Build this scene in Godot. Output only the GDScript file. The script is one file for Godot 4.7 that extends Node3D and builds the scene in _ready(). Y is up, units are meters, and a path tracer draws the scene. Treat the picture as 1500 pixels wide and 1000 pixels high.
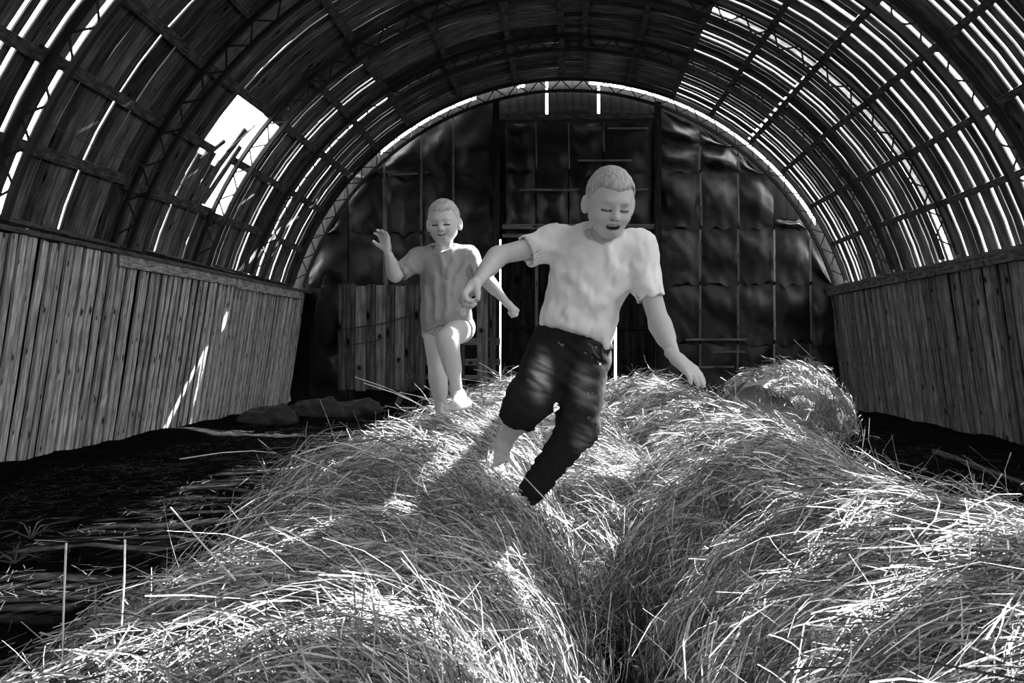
extends Node3D
# An arched timber barn seen from its front end: lattice trusses, slatted roof, two rows of hay bales, two children running.
# x is across the barn, y is up, depth runs along -z. Distances in metres.

const EYE := Vector3(0.0, 1.55, 0.0)
const YAW := 4.118
const PITCH := 0.401
const ARC_Y := 1.05        # centre height of the circular roof
const ARC_R := 7.1         # inner face of the roof planks
const END_D := 17.2        # depth of the far end wall
const FRONT_D := -5.5      # depth of the open front end
const TRUSS_D := [16.62, 14.32, 12.02, 9.75, 7.45, 5.15, 2.85, 0.55, -1.75, -4.05]

var rng := RandomNumberGenerator.new()
var taken := {}
var M := {}
var noise := FastNoiseLite.new()
var rough_noise := FastNoiseLite.new()
var cam_basis := Basis()

func _ready() -> void:
	rng.seed = 4711
	# ---------- camera ----------
	var cam := Camera3D.new()
	cam.name = "camera"
	cam.fov = 53.13
	cam.near = 0.05
	cam.far = 300.0
	cam_basis = Basis(Vector3.UP, deg_to_rad(YAW)) * Basis(Vector3.RIGHT, deg_to_rad(PITCH))
	cam.transform = Transform3D(cam_basis, EYE)
	add_child(cam)
	# ---------- sky and sun ----------
	var env := Environment.new()
	var sky_mat := ProceduralSkyMaterial.new()
	sky_mat.sky_top_color = Color(0.86, 0.86, 0.86)
	sky_mat.sky_horizon_color = Color(0.95, 0.95, 0.95)
	sky_mat.ground_bottom_color = Color(0.5, 0.5, 0.5)
	sky_mat.ground_horizon_color = Color(0.6, 0.6, 0.6)
	sky_mat.energy_multiplier = SKY_ENERGY
	var sky := Sky.new()
	sky.sky_material = sky_mat
	env.background_mode = Environment.BG_SKY
	env.sky = sky
	env.tonemap_mode = Environment.TONE_MAPPER_LINEAR
	env.tonemap_exposure = EXPOSURE
	env.sdfgi_enabled = true
	env.ssao_enabled = true
	env.ssil_enabled = true
	var we := WorldEnvironment.new()
	we.name = "world_environment"
	we.environment = env
	add_child(we)
	var sun := DirectionalLight3D.new()
	sun.name = "sun"
	sun.light_energy = SUN_ENERGY
	sun.light_angular_distance = 0.53
	sun.shadow_enabled = true
	sun.sky_mode = DirectionalLight3D.SKY_MODE_LIGHT_ONLY
	sun.look_at_from_position(SUN_FROM, Vector3.ZERO, Vector3.UP)
	add_child(sun)
	# ---------- the place ----------
	noise.seed = 11
	noise.noise_type = FastNoiseLite.TYPE_SIMPLEX_SMOOTH
	noise.frequency = 1.0
	noise.fractal_type = FastNoiseLite.FRACTAL_NONE
	rough_noise.seed = 23
	rough_noise.frequency = 1.0
	rough_noise.noise_type = FastNoiseLite.TYPE_SIMPLEX
	make_materials()
	build_ground()
	build_walls()
	build_roof()
	build_trusses()
	build_end_wall()
	build_front_wall()
	build_bales()
	build_children()
	build_clutter()

const SUN_FROM := Vector3(1.0, 1.1, -0.75)
const SUN_ENERGY := 22.0
const SKY_ENERGY := 9.0
const EXPOSURE := 1.85

# ---------------------------------------------------------------- helpers
func px(x: float, y: float, d: float) -> Vector3:
	# the point at depth d on the line of sight through a pixel of the 1500 x 1000 frame
	var v := cam_basis * Vector3((x - 750.0) / 1000.0, (500.0 - y) / 1000.0, -1.0)
	return EYE + v * (d / -v.z)

func numbered(called: String) -> String:
	taken[called] = taken.get(called, -1) + 1
	return called if taken[called] == 0 else "%s_%03d" % [called, taken[called]]

func thing(called: String, label: String, category: String, at := Vector3.ZERO, group := "") -> Node3D:
	var o := Node3D.new()
	o.name = numbered(called)
	add_child(o)
	o.position = at
	o.set_meta("label", label)
	o.set_meta("category", category)
	if group:
		o.set_meta("group", group)
	return o

func setting(called: String, label: String) -> Node3D:
	var o := Node3D.new()
	o.name = called
	add_child(o)
	o.set_meta("kind", "structure")
	o.set_meta("label", label)
	return o

func part(parent: Node, called: String, mesh: Mesh, mat: Material, xf := Transform3D()) -> MeshInstance3D:
	var o := MeshInstance3D.new()
	o.name = called
	o.mesh = mesh
	o.material_override = mat
	o.transform = xf
	parent.add_child(o, true)
	return o

func stuff(o: Node) -> Node:
	o.set_meta("kind", "stuff")
	return o

func grey(v: float) -> Color:
	# v is the linear reflectance
	return Color(v, v, v).linear_to_srgb()

func mat(v: float, rough := 0.85, spec := 0.3) -> StandardMaterial3D:
	var m := StandardMaterial3D.new()
	m.albedo_color = grey(v)
	m.roughness = rough
	m.metallic_specular = spec
	return m

func quad(st: SurfaceTool, a: Vector3, b: Vector3, c: Vector3, d: Vector3, ua := Vector2.ZERO, ub := Vector2.ZERO, uc := Vector2.ZERO, ud := Vector2.ZERO) -> void:
	st.set_uv(ua); st.add_vertex(a)
	st.set_uv(ub); st.add_vertex(b)
	st.set_uv(uc); st.add_vertex(c)
	st.set_uv(ua); st.add_vertex(a)
	st.set_uv(uc); st.add_vertex(c)
	st.set_uv(ud); st.add_vertex(d)

func begin() -> SurfaceTool:
	var st := SurfaceTool.new()
	st.begin(Mesh.PRIMITIVE_TRIANGLES)
	st.set_smooth_group(-1)
	return st

func done(st: SurfaceTool) -> ArrayMesh:
	st.generate_normals()
	return st.commit()

# a strip of rectangular section swept through rings: each ring is [p0, p1, p2, p3] (a closed section), u runs along
func sweep(st: SurfaceTool, rings: Array, u0 := 0.0, du := 0.25) -> void:
	var n: int = rings[0].size()
	for i in rings.size() - 1:
		var a: Array = rings[i]
		var b: Array = rings[i + 1]
		var ua := u0 + i * du
		for k in n:
			var k2 := (k + 1) % n
			quad(st, a[k], b[k], b[k2], a[k2], Vector2(ua, k * 0.5), Vector2(ua + du, k * 0.5), Vector2(ua + du, k * 0.5 + 0.5), Vector2(ua, k * 0.5 + 0.5))
	for e in [0, rings.size() - 1]:
		var r: Array = rings[e]
		for k in range(1, n - 1):
			var q := [r[0], r[k], r[k + 1]] if e == 0 else [r[0], r[k + 1], r[k]]
			for v in q:
				st.set_uv(Vector2(0.1, 0.1))
				st.add_vertex(v)

# a straight bar from a to b of section w x t; side is the direction of its width
func bar_mesh(a: Vector3, b: Vector3, w: float, t: float, side := Vector3.UP) -> ArrayMesh:
	var st := begin()
	add_bar(st, a, b, w, t, side)
	return done(st)

func add_bar(st: SurfaceTool, a: Vector3, b: Vector3, w: float, t: float, side := Vector3.UP) -> void:
	var ax := (b - a).normalized()
	if absf(ax.dot(side)) > 0.97:
		side = Vector3.RIGHT if absf(ax.x) < 0.9 else Vector3.FORWARD
	var s := (side - ax * side.dot(ax)).normalized() * (w / 2)
	var n := ax.cross(s.normalized()) * (t / 2)
	var rings := []
	for q in [a, b]:
		rings.append([q - s - n, q + s - n, q + s + n, q - s + n])
	sweep(st, rings, fposmod(a.x * 7.31 + a.z * 3.17 + a.y, 1.0), (b - a).length())

func tube_mesh(points: Array, r0: float, r1: float, sides := 5) -> ArrayMesh:
	var st := begin()
	add_tube(st, points, r0, r1, sides)
	return done(st)

func add_tube(st: SurfaceTool, points: Array, r0: float, r1: float, sides := 5) -> void:
	var rings := []
	var side := Vector3(0.31, 0.2, 0.93)
	for i in points.size():
		var t: Vector3 = (points[mini(i + 1, points.size() - 1)] - points[maxi(i - 1, 0)]).normalized()
		side = (side - t * side.dot(t)).normalized()
		var up := t.cross(side)
		var r := lerpf(r0, r1, float(i) / (points.size() - 1))
		var ring := []
		for k in sides:
			var an := TAU * k / sides
			ring.append(points[i] + (side * cos(an) + up * sin(an)) * r)
		rings.append(ring)
	sweep(st, rings, 0.0, 0.1)

# a sawn board along y from 0 to 1 (scaled when placed), width 1, thickness 1 towards +z, with a wandering edge
func board_variant(wobble: float, n := 6) -> ArrayMesh:
	var st := begin()
	var rings := []
	var cut := rng.randf_range(-0.02, 0.02)
	for i in n + 1:
		var y := float(i) / n
		var l := -0.5 + rng.randf_range(0, wobble)
		var r := 0.5 - rng.randf_range(0, wobble)
		var lift := rng.randf_range(-0.15, 0.15)
		var y1 := y + (cut if i == n else 0.0)
		rings.append([Vector3(l, y, lift), Vector3(l + 0.03, y, 1.0 + lift), Vector3(r - 0.03, y1, 1.0 + lift), Vector3(r, y1, lift)])
	sweep(st, rings, rng.randf() * 5.0, 0.2)
	return done(st)

# ---------------------------------------------------------------- materials
func grain_texture(size_u: int, size_v: int, s: int, knots: int, contrast: float) -> ImageTexture:
	var n1 := FastNoiseLite.new()
	n1.seed = s
	n1.frequency = 0.02
	var im := Image.create(size_u, size_v, false, Image.FORMAT_RGB8)
	var r := RandomNumberGenerator.new()
	r.seed = s
	var kn := []
	for k in knots:
		kn.append(Vector3(r.randf() * size_u, r.randf() * size_v, r.randf_range(2.0, 4.5)))
	for v in size_v:
		for u in size_u:
			var q := 0.78 + contrast * (0.6 * n1.get_noise_2d(u * 0.25, v * 6.0) + 0.25 * n1.get_noise_2d(u * 0.7 + 400, v * 13.0) + 0.45 * n1.get_noise_2d(u * 0.5, v * 1.2 + 900))
			for k in kn:
				var dd: float = Vector2((u - k.x) * 0.6, v - k.y).length() / k.z
				if dd < 2.2:
					q *= lerpf(0.35, 1.0, smoothstep(0.6, 2.2, dd))
			q = clampf(q, 0.1, 1.0)
			im.set_pixel(u, v, Color(q, q, q))
	im.generate_mipmaps()
	return ImageTexture.create_from_image(im)

func blotch_texture(s: int, freq: float, lo: float, hi: float, size := 256) -> NoiseTexture2D:
	var n := FastNoiseLite.new()
	n.seed = s
	n.frequency = freq
	n.fractal_octaves = 5
	var t := NoiseTexture2D.new()
	t.width = size
	t.height = size
	t.seamless = true
	t.noise = n
	var g := Gradient.new()
	g.set_color(0, Color(lo, lo, lo))
	g.set_color(1, Color(hi, hi, hi))
	t.color_ramp = g
	return t

func wood(v: float, tex: Texture2D, off: float, rough := 0.8) -> StandardMaterial3D:
	var m := mat(v, rough, 0.1)
	m.albedo_texture = tex
	m.uv1_offset = Vector3(off, off * 0.37, 0)
	m.heightmap_enabled = true
	m.heightmap_texture = tex
	m.heightmap_scale = 0.12
	return m

func make_materials() -> void:
	var g1 := grain_texture(512, 64, 5, 2, 0.5)
	var g2 := grain_texture(512, 64, 9, 4, 0.6)
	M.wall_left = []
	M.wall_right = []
	M.roof = []
	for k in 6:
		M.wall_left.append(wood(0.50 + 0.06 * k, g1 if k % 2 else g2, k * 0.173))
		M.wall_right.append(wood(0.17 + 0.03 * k, g1 if k % 2 else g2, k * 0.21 + 0.5))  # same wood as the left: weathered, with its deeper shade put into the tone
		M.roof.append(wood(0.07 + 0.03 * k, g1 if k % 2 else g2, k * 0.137 + 0.2))
	M.purlin = wood(0.12, g1, 0.4)
	M.rail = wood(0.45, g1, 0.9)
	M.rail_dark = wood(0.12, g2, 0.1)
	M.ledge = wood(0.14, g1, 0.33)
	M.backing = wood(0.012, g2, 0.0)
	M.steel = mat(0.03, 0.75, 0.2)
	M.fence = wood(0.25, g1, 0.15)
	M.fence2 = wood(0.11, g2, 0.55)
	M.batten = wood(0.2, g1, 0.25)
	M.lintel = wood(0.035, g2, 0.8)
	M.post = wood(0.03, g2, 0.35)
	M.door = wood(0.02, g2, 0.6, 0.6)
	for far in [M.lintel, M.fence, M.fence2, M.batten, M.post, M.door]:
		far.uv1_scale = Vector3(0.2, 0.6, 1.0)
		far.heightmap_enabled = false
	var tar := mat(0.014, 0.40, 0.45)
	tar.albedo_texture = blotch_texture(3, 0.02, 0.45, 1.0)
	tar.uv1_triplanar = true
	tar.uv1_scale = Vector3(0.7, 0.7, 0.7)
	M.tar = tar
	var tar2 := tar.duplicate()
	tar2.albedo_color = grey(0.045)
	tar2.roughness = 0.4
	M.tar_worn = tar2
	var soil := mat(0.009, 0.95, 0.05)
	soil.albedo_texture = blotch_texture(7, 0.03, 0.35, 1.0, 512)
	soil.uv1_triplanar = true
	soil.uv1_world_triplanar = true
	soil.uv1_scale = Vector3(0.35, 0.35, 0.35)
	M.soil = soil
	M.outside = mat(0.22, 0.95, 0.1)
	M.straw = mat(1.0, 0.6, 0.35)
	M.straw.vertex_color_use_as_albedo = true
	M.hay_core = mat(0.48, 0.9, 0.1)
	var sheet := mat(0.62, 0.5, 0.4)  # translucent stand-in for sunlit boarding beyond a wide gap
	sheet.albedo_texture = blotch_texture(41, 0.03, 0.7, 1.0)
	sheet.uv1_triplanar = true
	sheet.backlight_enabled = true
	sheet.backlight = grey(0.5)
	M.sheet = sheet
	M.wire = mat(0.03, 0.6, 0.4)
	M.weed = mat(0.08, 0.9, 0.2)
	M.hay_stem = mat(0.5, 0.7, 0.3)

# ---------------------------------------------------------------- ground and walls
func build_ground() -> void:
	var f := setting("floor", "dark trampled earth floor of the barn")
	var st := begin()
	st.set_smooth_group(0)
	var nx := 56
	var nz := 92
	var h := func(i: int, k: int) -> Vector3:
		var x := -7.3 + 14.6 * i / nx
		var z := 5.6 - 23.0 * k / nz
		var edge := smoothstep(5.6, 6.9, absf(x)) * 0.12
		var y := -0.02 + 0.05 * noise.get_noise_2d(x * 0.8, z * 0.8) + 0.02 * noise.get_noise_2d(x * 3.0, z * 3.0) + edge
		return Vector3(x, y, z)
	for i in nx:
		for k in nz:
			quad(st, h.call(i, k), h.call(i, k + 1), h.call(i + 1, k + 1), h.call(i + 1, k))
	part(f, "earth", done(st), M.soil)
	var base := begin()
	add_bar(base, Vector3(-7.4, -0.3, 0), Vector3(7.4, -0.3, 0), 46.0, 0.2, Vector3.FORWARD)
	part(f, "subsoil", done(base), M.soil)
	var g := setting("ground", "open sunlit ground outside the barn")
	var st2 := begin()
	add_bar(st2, Vector3(-70, -0.45, -5), Vector3(70, -0.45, -5), 140.0, 0.1, Vector3.FORWARD)
	part(g, "field", done(st2), M.outside)

# a point on a leaning side wall: v = 0 at the floor, 1 at the top; out = metres outwards
func wall_at(side: int, d: float, v: float, out := 0.0) -> Vector3:
	var top_y := 2.95 if side < 0 else 2.97
	var x := lerpf(6.95 if side < 0 else 6.9, 6.5, v) + out
	return Vector3(side * x, v * top_y, -d)

func build_walls() -> void:
	var variants := []
	for k in 7:
		variants.append(board_variant(0.12))
	for side in [-1, 1]:
		var w := setting("wall_left" if side < 0 else "wall_right", "leaning wall of upright rough boards")
		# outer skin that closes the wall
		var st := begin()
		add_bar(st, wall_at(side, FRONT_D, -0.05, 0.1), wall_at(side, FRONT_D, 1.02, 0.1), 0.05, 0.05, Vector3.RIGHT)
		var q := [wall_at(side, FRONT_D, -0.06, 0.09), wall_at(side, FRONT_D, 1.0, 0.09), wall_at(side, FRONT_D, 1.0, 0.14), wall_at(side, FRONT_D, -0.06, 0.14)]
		var q2 := [wall_at(side, END_D + 0.3, -0.06, 0.09), wall_at(side, END_D + 0.3, 1.0, 0.09), wall_at(side, END_D + 0.3, 1.0, 0.14), wall_at(side, END_D + 0.3, -0.06, 0.14)]
		sweep(st, [q, q2])
		part(w, "outer_skin", done(st), M.backing)
		# boards
		var lean := wall_at(side, 0, 1.0) - wall_at(side, 0, 0.0)
		var up := lean.normalized()
		var inward := Vector3(-side, 0, 0)
		inward = (inward - up * inward.dot(up)).normalized()
		var along := up.cross(inward)
		var d := 4.5 if side < 0 else 7.5
		var end := END_D - 0.35 if side < 0 else END_D - 0.05
		while d < end:
			var width := rng.randf_range(0.095, 0.165) if side < 0 else rng.randf_range(0.14, 0.22)
			var gap := rng.randf_range(0.022, 0.055) if side < 0 else rng.randf_range(0.006, 0.022)
			var height := lean.length() * (rng.randf_range(0.985, 1.01))
			var proud := rng.randf_range(0.018, 0.038)
			var tilt := Basis(inward, rng.randf_range(-0.011, 0.011))
			var b := tilt * Basis(along * width, up * height, inward * proud)
			var origin := wall_at(side, d + width / 2, -0.01, 0.03)
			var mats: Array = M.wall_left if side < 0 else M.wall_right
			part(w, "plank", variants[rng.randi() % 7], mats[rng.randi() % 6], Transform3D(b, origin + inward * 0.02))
			# a second, narrower board nailed on here and there
			if side < 0 and rng.randf() < 0.22:
				var b2 := Basis(along * width * 0.55, up * height, inward * 0.022)
				part(w, "plank", variants[rng.randi() % 7], mats[rng.randi() % 6], Transform3D(b2, origin + inward * 0.035 + along * rng.randf_range(-0.05, 0.05)))
			d += width + gap
		# nearer boards outside the frame
		var rest := begin()
		d = FRONT_D
		while d < (4.5 if side < 0 else 7.5):
			add_bar(rest, wall_at(side, d + 0.08, 0.0, 0.02), wall_at(side, d + 0.08, 1.0, 0.02), 0.15, 0.03, Vector3.FORWARD)
			d += 0.18
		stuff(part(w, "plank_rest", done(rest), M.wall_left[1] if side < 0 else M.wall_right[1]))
		# the ledge between wall top and roof foot, then rails along the wall top
		var lt := begin()
		var top := wall_at(side, 0, 1.0)
		add_bar(lt, Vector3(side * 6.68, top.y - 0.02, -FRONT_D), Vector3(side * 6.68, top.y - 0.02, -END_D), 0.52, 0.06, Vector3.RIGHT)
		part(w, "ledge", done(lt), M.ledge)
		if side < 0:
			var seg := [[9.55, 13.15, 2.95], [13.2, 16.7, 2.93]]
			for s in seg:
				part(w, "top_rail", bar_mesh(Vector3(-6.47, s[2] - 0.12, -s[0]), Vector3(-6.47, s[2] - 0.1, -s[1]), 0.21, 0.045), M.rail)
			# ragged strips lying on the ledge
			for s in [[6.2, 9.7, 0.05], [7.4, 11.0, 0.1], [10.3, 13.4, 0.07], [12.6, 16.2, 0.11]]:
				part(w, "ledge_strip", bar_mesh(Vector3(-6.52 - s[2], 3.0 + s[2] * 0.6, -s[0]), Vector3(-6.56 - s[2], 2.99 + s[2] * 0.3, -s[1]), 0.13, 0.03, Vector3(1, 0.45, 0)), M.purlin)
		else:
			for s in [[7.0, 10.9], [10.92, 14.2], [14.22, 17.1]]:
				part(w, "top_rail", bar_mesh(Vector3(6.46, 2.87, -s[0]), Vector3(6.46, 2.87, -s[1]), 0.2, 0.06), M.rail_dark)

# ---------------------------------------------------------------- roof
func on_arc(r: float, deg: float, d: float) -> Vector3:
	var a := deg_to_rad(deg)
	return Vector3(r * sin(a), ARC_Y + r * cos(a), -d)

# a bent plank covering span degrees from straight up towards +x, width 1 along z, with wandering edges
func arc_plank(span: float, wobble: float) -> ArrayMesh:
	var st := begin()
	var n := maxi(3, int(span / 4.0))
	var rings := []
	for i in n + 1:
		var a := deg_to_rad(span * i / n)
		var o := Vector3(sin(a), cos(a), 0)
		var l := -0.5 + rng.randf_range(0, wobble)
		var r := 0.5 - rng.randf_range(0, wobble)
		rings.append([o * ARC_R + Vector3(0, 0, l), o * ARC_R + Vector3(0, 0, r), o * (ARC_R + 0.025) + Vector3(0, 0, r), o * (ARC_R + 0.025) + Vector3(0, 0, l)])
	sweep(st, rings, rng.randf() * 4.0, 0.16)
	return done(st)

var arc_cache := {}
func arc_mesh(span: float) -> ArrayMesh:
	var key := int(round(span * 2.0))
	if not arc_cache.has(key):
		arc_cache[key] = [arc_plank(span, 0.07), arc_plank(span, 0.1), arc_plank(span, 0.05)]
	return arc_cache[key][rng.randi() % 3]

const PITCH_D := 0.168
const NEAR_GAP := 0.04
var picked := 0

func roof_piece(roof: Node3D, keep: bool, rest: SurfaceTool, a0: float, a1: float, d0: float, d1: float, lift: float) -> void:
	if d1 - d0 < 0.01 or a1 - a0 < 0.5:
		return
	var m: ArrayMesh = arc_mesh(a1 - a0)
	var turn := Basis(Vector3.BACK, deg_to_rad(-a0))
	var skew := rng.randf_range(-0.0022, 0.0022)
	var b := Basis(Vector3.UP, skew) * turn * Basis.from_scale(Vector3(1.0 + lift / ARC_R, 1.0 + lift / ARC_R, d1 - d0))
	var xf := Transform3D(b, Vector3(0, ARC_Y, -(d0 + d1) / 2))
	if keep and picked < 300:
		picked += 1
		part(roof, "plank", m, M.roof[rng.randi() % 6], xf)
	else:
		rest.append_from(m, 0, xf)

func build_roof() -> void:
	var roof := setting("ceiling", "arched barn roof of bent planks with daylight between them")
	var r := RandomNumberGenerator.new()
	r.seed = 90210
	var rests := [begin(), begin(), begin()]
	var n := int((END_D - 0.1 - FRONT_D) / PITCH_D)
	# gaps at the far edge of each row of planks: right slope, left slope, crown
	var gap_r := []
	var gap_l := []
	var gap_t := []
	for i in n + 1:
		var d := FRONT_D + i * PITCH_D
		var q := r.randf()
		var gr := 0.0
		if d > 5.9:
			gr = 0.0 if q < 0.30 else r.randf_range(0.012, 0.024) if q < 0.58 else r.randf_range(0.036, 0.062)
		elif d < 2.9:
			gr = NEAR_GAP
		gap_r.append(gr)
		q = r.randf()
		var gl := 0.0
		if d > 12.8:
			gl = 0.0 if q < 0.4 else r.randf_range(0.012, 0.03) if q < 0.7 else r.randf_range(0.035, 0.055)
		elif d < 6.0:
			gl = 0.0 if q < 0.75 else r.randf_range(0.01, 0.03)
		gap_l.append(gl)
		gap_t.append(0.0)
	var slot := func(list: Array, d: float, w: float) -> void:
		list[int(round((d - FRONT_D) / PITCH_D))] = w
	for s in [[4.412, 0.05], [4.748, 0.06], [5.084, 0.05], [5.42, 0.045]]:
		slot.call(gap_r, s[0], s[1])
	slot.call(gap_r, 12.476, 0.15)
	var gap_u := gap_r.duplicate()   # the upper planks of the right slope lie closer in one bay
	for s in [4.412, 4.748, 5.084]:
		slot.call(gap_u, s, 0.0)
	slot.call(gap_u, 4.916, 0.055)
	for s in [[6.92, 0.055], [7.12, 0.05], [7.45, 0.055], [7.72, 0.06], [10.22, 0.075], [8.75, 0.012], [11.0, 0.03]]:
		slot.call(gap_l, s[0], s[1])
	# which rows are kept as planks of their own: the ones that show largest
	for i in range(n - 1, -1, -1):
		var dc := FRONT_D + (i + 0.5) * PITCH_D
		var edge0 := FRONT_D + i * PITCH_D
		var edge1 := edge0 + PITCH_D
		var lift := 0.0 if i % 2 else 0.008
		# right slope
		var g0: float = gap_r[i]
		var g1: float = gap_r[i + 1] if i + 1 < n else 0.11
		var d0 := edge0 + (g0 / 2 if g0 > 0 else -0.006)
		var d1 := edge1 - (g1 / 2 if g1 > 0 else -0.006)
		var cut := 48.3 if i % 2 else 39.6
		if dc > 3.8 and dc < 5.2:
			cut = 42.5
		var u0: float = gap_u[i]
		var u1: float = gap_u[i + 1] if i + 1 < n else 0.11
		roof_piece(roof, dc > 8.6, rests[1], 22.4, cut, edge0 + (u0 / 2 if u0 > 0 else -0.006), edge1 - (u1 / 2 if u1 > 0 else -0.006), lift)
		roof_piece(roof, dc > 8.6, rests[1], cut, 74.6, d0, d1, lift)
		# crown
		g1 = 0.0 if i + 1 < n else 0.1
		d0 = edge0 - 0.006
		d1 = edge1 - (g1 / 2 if g1 > 0 else -0.006)
		cut = -0.3 if i % 2 else 4.2
		roof_piece(roof, dc > 11.2 and dc < 16.6, rests[0], -31.5, cut, d0, d1, lift)
		roof_piece(roof, dc > 11.2 and dc < 16.6, rests[0], cut, 22.4, d0, d1, lift)
		# left slope
		g0 = gap_l[i]
		g1 = gap_l[i + 1] if i + 1 < n else 0.09
		d0 = edge0 + (g0 / 2 if g0 > 0 else -0.006)
		d1 = edge1 - (g1 / 2 if g1 > 0 else -0.006)
		cut = -48.3 if i % 2 else -57.2
		var in_upper := dc > 11.02 and dc < 12.62
		var in_lower := dc > 11.82 and dc < 12.72
		if in_upper:
			roof_piece(roof, true, rests[2], -47.8, -31.5, d0, d1, lift)
			if in_lower:
				roof_piece(roof, true, rests[2], -74.6, r.randf_range(-66.0, -64.5), d0, d1, lift)
			else:
				roof_piece(roof, true, rests[2], -74.6, r.randf_range(-60.0, -56.5), d0, d1, lift)
		elif in_lower:
			roof_piece(roof, true, rests[2], -74.6, -64.0, d0, d1, lift)
			roof_piece(roof, true, rests[2], -50.0, -31.5, d0, d1, lift)
		else:
			roof_piece(roof, dc > 6.5, rests[2], -74.6, cut, d0, d1, lift)
			roof_piece(roof, dc > 6.5, rests[2], cut, -31.5, d0, d1, lift)
	var k := 0
	for st in rests:
		stuff(part(roof, "plank_rest", st.commit(), M.roof[[2, 1, 3][k]]))
		k += 1
	# an added translucent strip standing in for the sunlit board behind a roof gap
	var sh := begin()
	var rings := []
	for i in 15:
		var a := lerpf(26.0, 66.0, i / 14.0)
		rings.append([on_arc(7.135, a, 12.38), on_arc(7.135, a, 12.58), on_arc(7.14, a, 12.58), on_arc(7.14, a, 12.38)])
	sweep(sh, rings)
	part(roof, "sunlit_board_stand_in", done(sh), M.sheet)
	# broken planks at the edge of the hole
	for q in [[-52.0, -64.5, 11.62, 11.45, 0.14], [-54.5, -64.5, 11.8, 11.75, 0.13], [-55.0, -59.0, 11.3, 11.1, 0.1]]:
		part(roof, "broken_plank", bar_mesh(on_arc(7.02, q[0], q[2]), on_arc(7.08, q[1], q[3]), q[4], 0.025, Vector3.FORWARD), M.roof[4])
	part(roof, "stick", tube_mesh([px(333, 222, 11.0), px(352, 204, 11.3), px(374, 183, 11.7)], 0.02, 0.012), M.steel)
	# purlins run along the barn from truss to truss
	for a in [-65.5, -57.0, -48.2, -40.0, -32.0, -20.5, -9.0, 0.0, 4.2, 13.5, 22.3, 31.0, 39.8, 48.2, 57.4, 65.3]:
		for i in TRUSS_D.size() - 1:
			var da: float = TRUSS_D[i]
			var db: float = TRUSS_D[i + 1]
			if da < 4.0 and absf(a) > 5:
				continue
			if a == -57.0 and da > 12.0 and da < 12.1:
				da = 11.1     # broken off in the hole
			if a == -40.0 and (i == 2 or i == 4) or a == 39.8 and i == 5:
				continue
			var side := Vector3(cos(deg_to_rad(a)), -sin(deg_to_rad(a)), 0)
			var wide := 0.11 if a > 0 else 0.15
			var off := r.randf_range(-0.35, 0.35)
			part(roof, "purlin", bar_mesh(on_arc(7.065, a + off, da + 0.12), on_arc(7.065, a + r.randf_range(-0.35, 0.35), db - 0.12), wide, 0.06, side), M.purlin)

func build_trusses() -> void:
	var lacing_count := 64
	for i in TRUSS_D.size():
		var d: float = TRUSS_D[i]
		var where: String = ["against the far end wall", "second from the far end wall", "crossing the hole in the roof", "fourth from the far end wall", "fifth from the far end wall", "sixth from the far end wall", "seventh from the far end wall", "third from the open doorway", "second from the open doorway", "beside the open doorway"][i]
		var t := thing("roof_truss", "dark steel lattice arch truss, " + where, "truss", Vector3(0, 0, -d), "lattice arch trusses")
		for r in [6.72, 7.0]:
			var st := begin()
			var rings := []
			for k in 61:
				var a := deg_to_rad(lerpf(-73.0, 73.0, k / 60.0))
				var o := Vector3(sin(a), cos(a), 0)
				var c: Vector3 = Vector3(0, ARC_Y, 0) + o * r
				var w := 0.032
				rings.append([c - o * w + Vector3(0, 0, -w), c - o * w + Vector3(0, 0, w), c + o * w + Vector3(0, 0, w), c + o * w + Vector3(0, 0, -w)])
			sweep(st, rings)
			part(t, "chord", done(st), M.steel)
		if d < 4.0:
			continue
		var unit := bar_mesh(Vector3.ZERO, Vector3(0, 1, 0), 1.0, 1.0, Vector3.RIGHT)
		for k in lacing_count:
			var a0 := lerpf(-72.0, 72.0, float(k) / lacing_count)
			var a1 := lerpf(-72.0, 72.0, float(k + 1) / lacing_count)
			var p0 := on_arc(6.73 if k % 2 else 6.99, a0, 0)
			var p1 := on_arc(6.99 if k % 2 else 6.73, a1, 0)
			var y := p1 - p0
			var x := y.cross(Vector3.BACK).normalized() * 0.022
			part(t, "lacing_bar", unit, M.steel, Transform3D(Basis(x, y, Vector3.BACK * 0.022), p0))

# ---------------------------------------------------------------- far end wall
func ez(x: float, y: float, out := 0.0) -> Vector3:
	return px(x, y, END_D - out)

func end_bar(w: Node3D, called: String, x0: float, y0: float, x1: float, y1: float, wide: float, thick: float, out: float, m: Material) -> void:
	part(w, called, bar_mesh(ez(x0, y0, out), ez(x1, y1, out), wide, thick, Vector3.UP if absf(x1 - x0) > absf(y1 - y0) else Vector3.RIGHT), m)

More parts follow.
